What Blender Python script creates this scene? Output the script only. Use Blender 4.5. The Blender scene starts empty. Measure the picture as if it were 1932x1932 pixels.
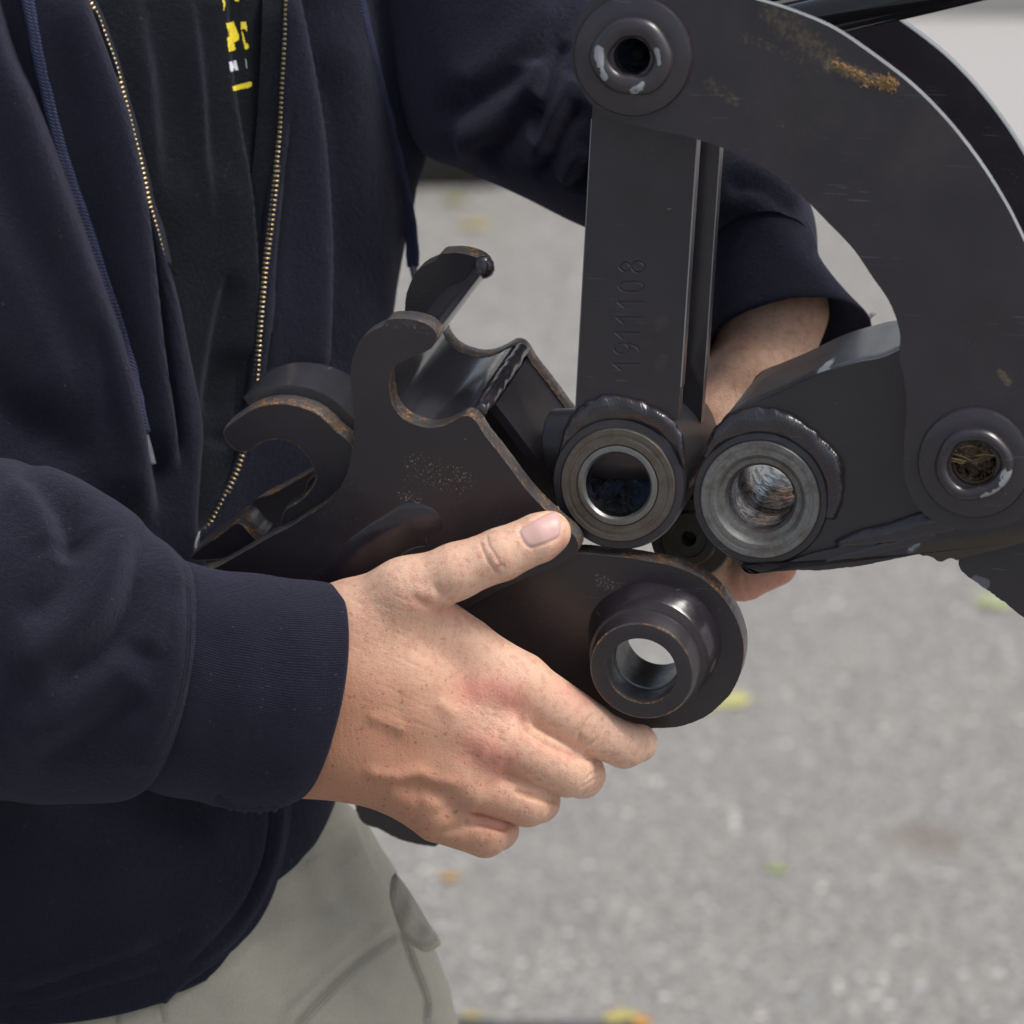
import bpy, bmesh, math, random
import numpy as np
from mathutils import Vector, Matrix, geometry
from mathutils.bvhtree import BVHTree
random.seed(7); rng = np.random.default_rng(7)
sc = bpy.context.scene
col = sc.collection

# ------------------------------------------------------------ camera, sky, sun, exposure
PITCH = math.radians(22.0)
FOC, SENS = 80.0, 24.0
D0 = 0.44 * FOC / SENS                # distance to the hands; frame is 0.44 m wide there
K = SENS / FOC / 1932.0
U = K * D0                            # metres per design unit at the hands
FWD = Vector((0, math.cos(PITCH), -math.sin(PITCH)))
RGT = Vector((1, 0, 0))
UPV = Vector((0, math.sin(PITCH), math.cos(PITCH)))
CAM = Vector((0, 0, 0.95)) - FWD * D0
cam = bpy.data.cameras.new('camera'); camo = bpy.data.objects.new('camera', cam); col.objects.link(camo)
camo.location = CAM; camo.rotation_euler = (math.radians(90) - PITCH, 0, 0)
cam.sensor_fit = 'HORIZONTAL'; cam.sensor_width = SENS; cam.lens = FOC; cam.clip_end = 500; cam.clip_start = 0.05
cam.dof.use_dof = True; cam.dof.focus_distance = D0 + 0.02; cam.dof.aperture_fstop = 6.3
sc.camera = camo

world = bpy.data.worlds.new('World'); sc.world = world; world.use_nodes = True
wn = world.node_tree; wn.nodes.clear()
SUN_DIR = Vector((0.50, -0.10, 0.86)).normalized()
sky = wn.nodes.new('ShaderNodeTexSky'); sky.sky_type = 'NISHITA'; sky.sun_disc = False
sky.sun_elevation = math.asin(SUN_DIR.z); sky.sun_rotation = math.atan2(SUN_DIR.x, SUN_DIR.y)
sky.dust_density = 4.0; sky.air_density = 1.0; sky.ozone_density = 1.0
hsv = wn.nodes.new('ShaderNodeHueSaturation'); hsv.inputs['Saturation'].default_value = 0.62
wb = wn.nodes.new('ShaderNodeBackground'); wb.inputs['Strength'].default_value = 0.10
wo = wn.nodes.new('ShaderNodeOutputWorld')
wn.links.new(sky.outputs[0], hsv.inputs['Color']); wn.links.new(hsv.outputs[0], wb.inputs[0]); wn.links.new(wb.outputs[0], wo.inputs[0])
sl = bpy.data.lights.new('sun', 'SUN'); sl.energy = 1.5; sl.angle = math.radians(18); sl.color = (1, 0.965, 0.92)
so = bpy.data.objects.new('sun', sl); col.objects.link(so)
so.rotation_euler = SUN_DIR.to_track_quat('Z', 'Y').to_euler()
sc.view_settings.view_transform = 'Standard'; sc.view_settings.look = 'None'
sc.view_settings.exposure = 0.74; sc.view_settings.gamma = 1.0
sc.view_settings.use_curve_mapping = False

# ------------------------------------------------------------ coordinates
rgt = np.array(RGT); upv = np.array(UPV); fwd = np.array(FWD); camv = np.array(CAM)
def W(p):
    """(x, y, depth) design coordinates, depth measured in units behind the plane of the hands -> world metres"""
    p = np.atleast_2d(np.asarray(p, float))
    s = D0 + p[:, 2] * U
    return camv + s[:, None] * (fwd + np.outer((p[:, 0] - 966) * K, rgt) + np.outer((966 - p[:, 1]) * K, upv))
def W1(x, y, d): return Vector(W([(x, y, d)])[0])
def axis_from(dx, dy):
    """world direction, pointing away from the camera, that runs (dx, dy) units sideways over 100 mm"""
    sx, sy = dx * U, -dy * U
    z = math.sqrt(max(0.01 - sx * sx - sy * sy, 1e-6))
    return (RGT * sx + UPV * sy + FWD * z).normalized()
class Plane:
    def __init__(s, x, y, d, ax): s.o = W1(x, y, d); s.n = ax; s.ax = ax
    def at(s, x, y, off=0.0):
        dr = FWD + RGT * ((x - 966) * K) + UPV * ((966 - y) * K)
        o = s.o + s.n * off
        return CAM + dr * ((o - CAM).dot(s.n) / dr.dot(s.n))
    def depth(s, x, y, off=0.0): return ((s.at(x, y, off) - CAM).dot(FWD) - D0) / U
def crop(ox, oy, k): return lambda pts: [(ox + p[0] * k, oy + p[1] * k) + tuple(p[2:]) for p in pts]
c1 = crop(0, 0, .45); c2 = crop(1014.3, 0, .475); c3 = crop(338.1, 434.7, .4); c4 = crop(966, 579.6, .5)
c5 = crop(531.3, 917.7, .4); c6 = crop(0, 821.1, .4); c7 = crop(0, 1449, .5); c8 = crop(869.4, 1159.2, .55)
b1 = crop(753.5, 144.9, .2); b3 = crop(772.8, 0, .2); b2 = crop(1449, 0, .25); b4 = crop(985.3, 724.5, .31); b5 = crop(1545.6, 821.1, .2)
b6 = crop(0, 0, .2); b7 = crop(367, 0, .13); b8 = crop(1062.6, 1110.9, .2)

def spline(pts, step=4.0, closed=False, corner=None):
    """Catmull-Rom through the points; a point given twice is a corner"""
    P = [np.array(p, float) for p in pts]
    runs = []
    if closed:
        dup = [i for i in range(len(P)) if np.allclose(P[i], P[(i + 1) % len(P)])]
        if dup:
            P = P[dup[0] + 1:] + P[:dup[0] + 1]
            P.append(P[0].copy())
            closed = False
    if not closed:
        cur = [P[0]]
        for p in P[1:]:
            if np.allclose(p, cur[-1]):
                if len(cur) > 1: runs.append(cur)
                cur = [p]
            else: cur.append(p)
        if len(cur) > 1: runs.append(cur)
    out = []
    def cr(a, b, c, d, n):
        t = np.linspace(0, 1, n, endpoint=False)[:, None]
        return .5 * ((2 * b) + (-a + c) * t + (2 * a - 5 * b + 4 * c - d) * t ** 2 + (-a + 3 * b - 3 * c + d) * t ** 3)
    if closed:
        n = len(P)
        for i in range(n):
            L = np.linalg.norm(P[(i + 1) % n] - P[i])
            out.append(cr(P[i - 1], P[i], P[(i + 1) % n], P[(i + 2) % n], max(1, int(L / step))))
        return np.vstack(out)
    for r in runs:
        for i in range(len(r) - 1):
            a = r[i - 1] if i else 2 * r[i] - r[i + 1]
            d = r[i + 2] if i + 2 < len(r) else 2 * r[i + 1] - r[i]
            L = np.linalg.norm(r[i + 1] - r[i])
            out.append(cr(a, r[i], r[i + 1], d, max(1, int(L / step))))
    out.append(runs[-1][-1][None, :])
    R = np.vstack(out)
    if np.allclose(R[0], R[-1]): R = R[:-1]
    return R

# ------------------------------------------------------------ materials
def mat(name):
    m = bpy.data.materials.new(name); m.use_nodes = True
    nt = m.node_tree; b = nt.nodes['Principled BSDF']
    return m, nt, b
def node(nt, t, **kw):
    n = nt.nodes.new(t)
    for k, v in kw.items():
        if k in n.inputs.keys(): n.inputs[k].default_value = v
        else: setattr(n, k, v)
    return n
def coords(nt, kind='Object'): return nt.nodes.new('ShaderNodeTexCoord').outputs[kind]
def noise(nt, scale, detail=4, rough=.55, vec=None, dist=0.0):
    n = node(nt, 'ShaderNodeTexNoise'); n.inputs['Scale'].default_value = scale; n.inputs['Detail'].default_value = detail
    n.inputs['Roughness'].default_value = rough; n.inputs['Distortion'].default_value = dist
    nt.links.new(vec or coords(nt), n.inputs['Vector']); return n.outputs['Fac']
def ramp(nt, fac, stops):
    r = nt.nodes.new('ShaderNodeValToRGB'); e = r.color_ramp.elements
    while len(e) < len(stops): e.new(0.5)
    for i, (p, c) in enumerate(stops):
        e[i].position = p; e[i].color = tuple(c) + (1,) if len(c) == 3 else c
    nt.links.new(fac, r.inputs[0]); return r.outputs[0]
def mix(nt, fac, a, b):
    m = nt.nodes.new('ShaderNodeMix'); m.data_type = 'RGBA'
    for s, v in ((m.inputs[0], fac), (m.inputs[6], a), (m.inputs[7], b)):
        if hasattr(v, 'links'): nt.links.new(v, s)
        elif isinstance(v, (int, float)): s.default_value = v
        else: s.default_value = tuple(v) + (1,)
    return m.outputs[2]
def math_(nt, op, a, b=None, clamp=False):
    m = nt.nodes.new('ShaderNodeMath'); m.operation = op; m.use_clamp = clamp
    for s, v in ((m.inputs[0], a), (m.inputs[1], b)):
        if v is None: continue
        if hasattr(v, 'links'): nt.links.new(v, s)
        else: s.default_value = v
    return m.outputs[0]
def step_(nt, f, lo, hi):
    m = nt.nodes.new('ShaderNodeMapRange'); m.interpolation_type = 'SMOOTHSTEP'
    m.inputs['From Min'].default_value = lo; m.inputs['From Max'].default_value = hi
    nt.links.new(f, m.inputs['Value']); return m.outputs[0]
def bump(nt, b, h, strength=.3, dist=.001, prev=None):
    n = nt.nodes.new('ShaderNodeBump'); n.inputs['Strength'].default_value = strength; n.inputs['Distance'].default_value = dist
    nt.links.new(h, n.inputs['Height'])
    if prev is not None: nt.links.new(prev, n.inputs['Normal'])
    nt.links.new(n.outputs[0], b.inputs['Normal']); return n.outputs[0]
def segmask(nt, A, B, r, soft=.5):
    """1 near the segment A-B (world metres), 0 beyond r"""
    g = nt.nodes.new('ShaderNodeNewGeometry').outputs['Position']
    def vm(op, a, b=None, sc_=None):
        n = nt.nodes.new('ShaderNodeVectorMath'); n.operation = op
        for s, v in ((n.inputs[0], a), (n.inputs[1], b)):
            if v is None: continue
            if hasattr(v, 'links'): nt.links.new(v, s)
            else: s.default_value = tuple(v)
        if sc_ is not None: nt.links.new(sc_, n.inputs['Scale'])
        return n
    A = Vector(A); B = Vector(B); d = B - A
    if d.length < 1e-6: d = Vector((1e-5, 0, 0))
    pa = vm('SUBTRACT', g, A).outputs[0]
    t = math_(nt, 'DIVIDE', vm('DOT_PRODUCT', pa, d).outputs['Value'], d.length_squared, True)
    c = vm('SCALE', tuple(d), sc_=t).outputs[0]
    dist = vm('LENGTH', vm('SUBTRACT', pa, c).outputs[0]).outputs['Value']
    m = nt.nodes.new('ShaderNodeMapRange'); m.interpolation_type = 'SMOOTHSTEP'
    m.inputs['From Min'].default_value = r; m.inputs['From Max'].default_value = r * (1 - soft)
    nt.links.new(dist, m.inputs['Value']); return m.outputs[0]

def steel(name, base=(.0205, .0168, .0212), rough=.34, marks=(), specks=.5, edge=0, wav=.12):
    """dark satin paint with dust specks; edge>0 adds rubbed-through and rusty patches"""
    m, nt, b = mat(name)
    big = noise(nt, 35, 5); fine = noise(nt, 900, 3)
    c = mix(nt, step_(nt, big, .35, .7), base, tuple(x * 1.25 for x in base))
    sp = noise(nt, 1500, 2, .6); area = noise(nt, 28, 3)
    dm = math_(nt, 'MULTIPLY', step_(nt, sp, .69, .74), step_(nt, area, .50, .62))
    c = mix(nt, math_(nt, 'MULTIPLY', dm, specks), c, (.17, .145, .11))
    rg = math_(nt, 'ADD', math_(nt, 'MULTIPLY', big, .22), rough - .11)
    def scratch(rot, sc_, dens):
        mp = node(nt, 'ShaderNodeMapping'); mp.inputs['Rotation'].default_value = (.3, rot, .2); mp.inputs['Scale'].default_value = (1, 1, 22)
        nt.links.new(coords(nt), mp.inputs['Vector']); n = noise(nt, sc_, 2, .5, vec=mp.outputs[0]); return step_(nt, n, dens, dens + .03)
    scr = math_(nt, 'MULTIPLY', math_(nt, 'MAXIMUM', scratch(.7, 38, .70), scratch(-1.1, 46, .71)), step_(nt, noise(nt, 17, 3), .47, .60))
    c = mix(nt, math_(nt, 'MULTIPLY', scr, .6), c, (.11, .11, .115))
    chip = math_(nt, 'MULTIPLY', step_(nt, noise(nt, 330, 3, .7), .70, .72), step_(nt, noise(nt, 14, 2), .52, .60))
    c = mix(nt, math_(nt, 'MULTIPLY', chip, .75), c, (.16, .13, .10))
    sm = step_(nt, noise(nt, 9, 6, .7, dist=.8), .50, .72)
    c = mix(nt, math_(nt, 'MULTIPLY', sm, .38), c, (.055, .045, .036))
    rg = math_(nt, 'ADD', rg, math_(nt, 'MULTIPLY', sm, .16))
    if edge:
        ar = step_(nt, noise(nt, 42, 4, .6), .40, .60); e1 = noise(nt, 330, 6, .75, dist=1.2); e2 = noise(nt, 900, 3, .7); e3 = noise(nt, 90, 3)
        c = mix(nt, step_(nt, e3, .50 - .10 * (edge - 1), .66), c, (.070, .068, .062))
        c = mix(nt, math_(nt, 'MULTIPLY', ar, step_(nt, e1, .50 - .05 * (edge - 1), .60)), c, (.14, .085, .036))
        c = mix(nt, math_(nt, 'MULTIPLY', ar, math_(nt, 'MULTIPLY', step_(nt, e1, .53 - .05 * (edge - 1), .58), step_(nt, e2, .44, .54))), c, (.44, .195, .05))
        c = mix(nt, math_(nt, 'MULTIPLY', step_(nt, e1, .40, .34), .5), c, (.20, .205, .21))
    for (A, B, r, colr, sc_, lo, hi, st) in marks:
        k = segmask(nt, A, B, r, .85); nz = noise(nt, sc_, 5, .65)
        f = step_(nt, math_(nt, 'ADD', math_(nt, 'MULTIPLY', k, .5), nz), lo + .35, hi + .35)
        f = math_(nt, 'MULTIPLY', f, step_(nt, k, 0.0, .25))
        f = math_(nt, 'MULTIPLY', f, st)
        c = mix(nt, f, c, colr); rg = math_(nt, 'ADD', rg, math_(nt, 'MULTIPLY', f, .25))
    nt.links.new(c, b.inputs['Base Color']); nt.links.new(rg, b.inputs['Roughness'])
    p = bump(nt, b, fine, .25, .00012)
    p = bump(nt, b, noise(nt, 55, 3), wav, .0015, p)
    bump(nt, b, dm, .6, .0002, p)
    b.inputs['Coat Weight'].default_value = .24; b.inputs['Coat Roughness'].default_value = .16
    return m
M = {}
M['edge'] = steel('worn_edge_paint', base=(.05, .048, .05), rough=.36, edge=1.0)
M['edge_rust'] = steel('rusty_edge_paint', base=(.05, .046, .045), rough=.4, edge=2.0)
M['sky_lit_edge'] = steel('sky_lit_edge_paint', base=(.17, .18, .19), rough=.5, specks=.2)  # sky highlight on the rims put into a pale bluish base
M['weld'] = steel('painted_weld', base=(.0225, .0185, .0235), rough=.22, specks=.3, wav=.35)
M['collar'] = steel('painted_collar', base=(.0225, .0195, .0255), rough=.42)
def machined(name, c0, c1_, rough, metal, sc_=700, rust=0.0):
    m, nt, b = mat(name)
    n1 = noise(nt, sc_, 5, .7); n2 = noise(nt, 120, 5, .65)
    c = mix(nt, n1, c0, c1_)
    if rust: c = mix(nt, math_(nt, 'MULTIPLY', step_(nt, n2, .45, .62), rust), c, (.085, .055, .032))
    nt.links.new(c, b.inputs['Base Color']); b.inputs['Metallic'].default_value = metal
    nt.links.new(math_(nt, 'ADD', math_(nt, 'MULTIPLY', n2, .3), rough - .15), b.inputs['Roughness'])
    bump(nt, b, n1, .35, .00025); return m
M['rustring'] = machined('dull_machined_ring', (.050, .044, .037), (.175, .155, .130), .55, .35, 1100, .5)
M['greyring'] = machined('grey_machined_ring', (.10, .10, .097), (.25, .25, .24), .5, .45, 800, .45)
M['bare'] = machined('bright_steel', (.15, .15, .145), (.27, .27, .26), .36, .75, 500, .2)
def grease():
    m, nt, b = mat('dark_grease')
    n1 = noise(nt, 170, 6, .65, dist=1.6); n2 = noise(nt, 60, 3)
    c = mix(nt, step_(nt, n2, .5, .62), (.006, .0065, .009), (.02, .035, .07))
    nt.links.new(c, b.inputs['Base Color']); b.inputs['Roughness'].default_value = .10
    b.inputs['Specular IOR Level'].default_value = .7
    bump(nt, b, n1, 1.0, .004); return m
M['grease'] = grease()
def greasy_steel():
    m, nt, b = mat('greasy_steel_bore')
    n1 = noise(nt, 150, 6, .7, dist=1.2)
    k = step_(nt, n1, .50, .53)
    nt.links.new(mix(nt, k, (.42, .43, .46), (.006, .006, .008)), b.inputs['Base Color'])
    nt.links.new(math_(nt, 'SUBTRACT', 1.0, k), b.inputs['Metallic'])
    b.inputs['Roughness'].default_value = .12
    bump(nt, b, n1, .25, .0012); return m
M['greasy'] = greasy_steel()

def cloth(name, base, var=1.35, rib=None, sheen=.22, rough=.92, fz=1.0, weave=False, blot=.35):
    m, nt, b = mat(name)
    n1 = noise(nt, 1500, 3, .75); n2 = noise(nt, 22, 4); n3 = noise(nt, 380, 5, .75)
    c = mix(nt, n1, tuple(x * .6 for x in base), tuple(x * var for x in base))
    c = mix(nt, math_(nt, 'MULTIPLY', step_(nt, n2, .35, .7), blot), c, tuple(x * 1.5 for x in base))
    lint = step_(nt, noise(nt, 700, 1, .5), .765, .785)
    c = mix(nt, math_(nt, 'MULTIPLY', lint, .5), c, (.16, .17, .18))
    nt.links.new(c, b.inputs['Base Color']); b.inputs['Roughness'].default_value = rough
    b.inputs['Sheen Weight'].default_value = sheen; b.inputs['Sheen Roughness'].default_value = .5
    b.inputs['Sheen Tint'].default_value = (.55, .55, .75, 1); b.inputs['Specular IOR Level'].default_value = .15
    p = bump(nt, b, n1, 1.0 * fz, .0011); p = bump(nt, b, n3, .8 * fz, .0013, p); p = bump(nt, b, noise(nt, 90, 4, .6), .25 * fz, .004, p)
    if rib:
        w = node(nt, 'ShaderNodeTexWave'); w.inputs['Scale'].default_value = rib[0]; w.bands_direction = rib[1]
        w.inputs['Distortion'].default_value = .25; w.inputs['Detail Scale'].default_value = 3
        nt.links.new(coords(nt, 'UV'), w.inputs['Vector']); p = bump(nt, b, w.outputs['Fac'], rib[2], .0007, p)
    if weave:
        w = node(nt, 'ShaderNodeTexWave'); w.inputs['Scale'].default_value = 420; w.bands_direction = 'DIAGONAL'
        nt.links.new(coords(nt), w.inputs['Vector']); bump(nt, b, w.outputs['Fac'], .25, .0003, p)
    return m
NAVY = (.0082, .0085, .0185)
M['navy'] = cloth('navy_fleece', NAVY)
M['cuff'] = cloth('navy_ribbed_cuff', (.0108, .0110, .0235), rib=(84, 'Y', .55))
M['stitch'] = cloth('dark_stitching', (.005, .006, .008))
M['string'] = cloth('navy_braided_cord', (.048, .054, .108), rib=(6, 'DIAGONAL', 1.0))
M['shirt'] = cloth('black_cotton', (.0050, .0072, .0092), sheen=.2)
M['tape'] = cloth('black_zip_tape', (.0045, .006, .008), rib=(7, 'DIAGONAL', .22))
M['khaki'] = cloth('grey_green_twill', (.47, .445, .355), var=1.12, sheen=.1, fz=.5, weave=True, blot=.08)
M['boot'] = cloth('brown_boot_leather', (.06, .035, .02), sheen=0, rough=.6)
def simple(name, c, rough=.5, metal=0.0):
    m, nt, b = mat(name)
    n = noise(nt, 500, 4)
    nt.links.new(mix(nt, n, tuple(x * .8 for x in c), tuple(x * 1.15 for x in c)), b.inputs['Base Color'])
    b.inputs['Roughness'].default_value = rough; b.inputs['Metallic'].default_value = metal
    bump(nt, b, n, .2, .0002); return m
M['brass'] = simple('antique_brass', (.55, .44, .24), .32, .85)
M['yellow_print'] = simple('yellow_print', (.72, .60, .03), .7)
M['white_print'] = simple('white_print', (.62, .66, .72), .7)
M['aglet'] = simple('dark_plastic_tip', (.13, .14, .16), .25)
M['nickel'] = simple('nickel_pin', (.6, .6, .6), .2, .9)
M['soil'] = simple('dry_soil', (.13, .088, .052), .95)
M['straw'] = simple('dry_straw', (.30, .21, .10), .8)
M['blue_grey'] = simple('blue_grey_paint', (.055, .075, .085), .5)
M['black_rod'] = simple('black_gloss_hose', (.012, .012, .013), .12)

def skin():
    m, nt, b = mat('skin')
    at = nt.nodes.new('ShaderNodeVertexColor'); at.layer_name = 'masks'
    sep = nt.nodes.new('ShaderNodeSeparateColor'); nt.links.new(at.outputs[0], sep.inputs[0])
    red, nail, tan = sep.outputs[0], sep.outputs[1], sep.outputs[2]
    n1 = noise(nt, 60, 4); n2 = noise(nt, 260, 5, .65); fr = noise(nt, 480, 2)
    c = mix(nt, n1, (.665, .405, .28), (.78, .525, .385))
    c = mix(nt, math_(nt, 'MULTIPLY', tan, .92), c, (.40, .195, .112))
    c = mix(nt, math_(nt, 'MULTIPLY', step_(nt, n2, .45, .66), .42), c, (.50, .205, .15))
    c = mix(nt, math_(nt, 'MULTIPLY', red, .72), c, (.60, .22, .17))
    fk = math_(nt, 'MULTIPLY', step_(nt, fr, .63, .69), math_(nt, 'ADD', math_(nt, 'MULTIPLY', tan, .6), .22))
    c = mix(nt, fk, c, (.30, .12, .06))
    c = mix(nt, nail, c, (.62, .40, .36))
    nt.links.new(c, b.inputs['Base Color'])
    b.inputs['Subsurface Weight'].default_value = .35; b.inputs['Subsurface Radius'].default_value = (.9, .32, .18)
    b.inputs['Subsurface Scale'].default_value = .0035
    nt.links.new(math_(nt, 'SUBTRACT', .50, math_(nt, 'MULTIPLY', nail, .12)), b.inputs['Roughness'])
    b.inputs['Specular IOR Level'].default_value = .4
    rel = math_(nt, 'SUBTRACT', 1.0, nail)
    v = node(nt, 'ShaderNodeTexVoronoi'); v.feature = 'DISTANCE_TO_EDGE'; v.inputs['Scale'].default_value = 850
    mp = node(nt, 'ShaderNodeMapping'); mp.inputs['Rotation'].default_value = (0, .55, 0); mp.inputs['Scale'].default_value = (.55, 1, 1.25)
    nt.links.new(coords(nt), mp.inputs['Vector']); nt.links.new(mp.outputs[0], v.inputs['Vector'])
    h = math_(nt, 'MULTIPLY', step_(nt, v.outputs['Distance'], 0, .25), rel)
    p = bump(nt, b, h, .35, .00018)
    mp2 = node(nt, 'ShaderNodeMapping'); mp2.inputs['Rotation'].default_value = (0, .35, 0); mp2.inputs['Scale'].default_value = (1, 1, .32)
    nt.links.new(coords(nt), mp2.inputs['Vector'])
    nn = noise(nt, 420, 5, .7, vec=mp2.outputs[0])
    bump(nt, b, math_(nt, 'MULTIPLY', nn, rel), .55, .0007, p)
    return m
M['skin'] = skin()

# ------------------------------------------------------------ objects
def setp(o, **kw):
    for k, v in kw.items(): o[k] = v
def thing(name, loc, label, cat, group=None):
    o = bpy.data.objects.new(name, None); col.objects.link(o); o.location = loc
    o.empty_display_size = .05; o['label'] = label; o['category'] = cat
    if group: o['group'] = group
    return o
def link(name, me, mats=(), parent=None, smooth=None):
    o = bpy.data.objects.new(name, me); col.objects.link(o)
    for m_ in ([mats] if isinstance(mats, bpy.types.Material) else mats): me.materials.append(m_)
    if smooth is not None:
        me.polygons.foreach_set('use_smooth', [True] * len(me.polygons))
        if smooth < 179: me.set_sharp_from_angle(angle=math.radians(smooth))
    if parent is not None:
        o.parent = parent
        m = Matrix.Identity(4); q = parent
        while q is not None:
            m = Matrix.Translation(q.location) @ m if q.type == 'EMPTY' else m
            q = q.parent
        o.matrix_parent_inverse = m.inverted() if parent.type == 'EMPTY' else Matrix.Identity(4)
    return o
def mesh(name, V, F, mi=None, uv=None):
    me = bpy.data.meshes.new(name)
    V = np.asarray(V, np.float32); 
    if isinstance(F, np.ndarray):
        n = len(F); k = F.shape[1]
        me.vertices.add(len(V)); me.vertices.foreach_set('co', V.ravel())
        me.loops.add(n * k); me.loops.foreach_set('vertex_index', F.astype(np.int32).ravel())
        me.polygons.add(n); me.polygons.foreach_set('loop_start', np.arange(0, n * k, k, dtype=np.int32))
        me.polygons.foreach_set('loop_total', np.full(n, k, np.int32))
    else: me.from_pydata([tuple(v) for v in V], [], F)
    if mi is not None: me.polygons.foreach_set('material_index', np.asarray(mi, np.int32))
    if uv is not None:
        l = me.uv_layers.new(name='uv'); vi = np.empty(len(me.loops), np.int32); me.loops.foreach_get('vertex_index', vi)
        l.data.foreach_set('uv', np.asarray(uv, np.float32)[vi].ravel())
    me.update(calc_edges=True); me.validate(); return me
def grid_faces(nr, nc, wrap=False):
    i = np.arange(nr - 1)[:, None]; j = np.arange(nc if wrap else nc - 1)[None, :]
    a = i * nc + j; b = i * nc + (j + 1) % nc
    return np.stack([a, b, b + nc, a + nc], -1).reshape(-1, 4)
def bm_mesh(bm, name):
    me = bpy.data.meshes.new(name); bm.to_mesh(me); bm.free(); return me

def plate(name, pts, pl, thick, mats, parent, off=0.0, bev=.0009, step=3.5, jit=.0, holes=(), shift=0.0, sm=35):
    """flame-cut plate: outline traced on the plane, extruded away along its axis; holes: (x, y, radius in metres)"""
    R = spline(pts, step, True)
    if jit: R = R + rng.normal(0, jit, R.shape)
    loops = [[pl.at(x, y, off) + pl.ax * shift for x, y in R]]
    a, b = frame(pl.ax)
    for (c, r) in holes:
        c = c + pl.ax * ((pl.o + pl.ax * (off + shift) - c).dot(pl.ax))
        loops.append([c + a * r * math.cos(t) + b * r * math.sin(t) for t in np.linspace(0, 2 * math.pi, 48, endpoint=False)])
    bm = bmesh.new()
    if holes:
        allv = [p for l in loops for p in l]; vs = [bm.verts.new(p) for p in allv]
        for t in geometry.tessellate_polygon(loops):
            try: bm.faces.new([vs[i] for i in t])
            except ValueError: pass
    else: bm.faces.new([bm.verts.new(p) for p in loops[0]])
    bmesh.ops.recalc_face_normals(bm, faces=bm.faces)
    bm.normal_update(); bm.faces.ensure_lookup_table()
    if bm.faces[0].normal.dot(pl.ax) > 0: bmesh.ops.reverse_faces(bm, faces=bm.faces)
    r = bmesh.ops.extrude_face_region(bm, geom=list(bm.faces))
    nv = [g for g in r['geom'] if isinstance(g, bmesh.types.BMVert)]
    bmesh.ops.translate(bm, verts=nv, vec=pl.ax * thick)
    bmesh.ops.recalc_face_normals(bm, faces=bm.faces); bm.normal_update()
    flat = lambda g: abs(g.normal.dot(pl.ax)) > .9
    for g in bm.faces: g.material_index = 0 if flat(g) else 1
    big = [e for e in bm.edges if len(e.link_faces) == 2 and flat(e.link_faces[0]) != flat(e.link_faces[1])]
    bmesh.ops.bevel(bm, geom=big, offset=bev, segments=2, profile=.5, affect='EDGES', clamp_overlap=True, material=2 if len(mats) > 2 else 1)
    me = bm_mesh(bm, name); o = link(name, me, mats, parent, smooth=sm)
    av = np.array(pl.ax); nn_ = np.empty(len(me.polygons) * 3, np.float32); me.polygons.foreach_get('normal', nn_)
    me.polygons.foreach_set('use_smooth', np.abs(nn_.reshape(-1, 3) @ av) < .995)
    return o

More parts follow.
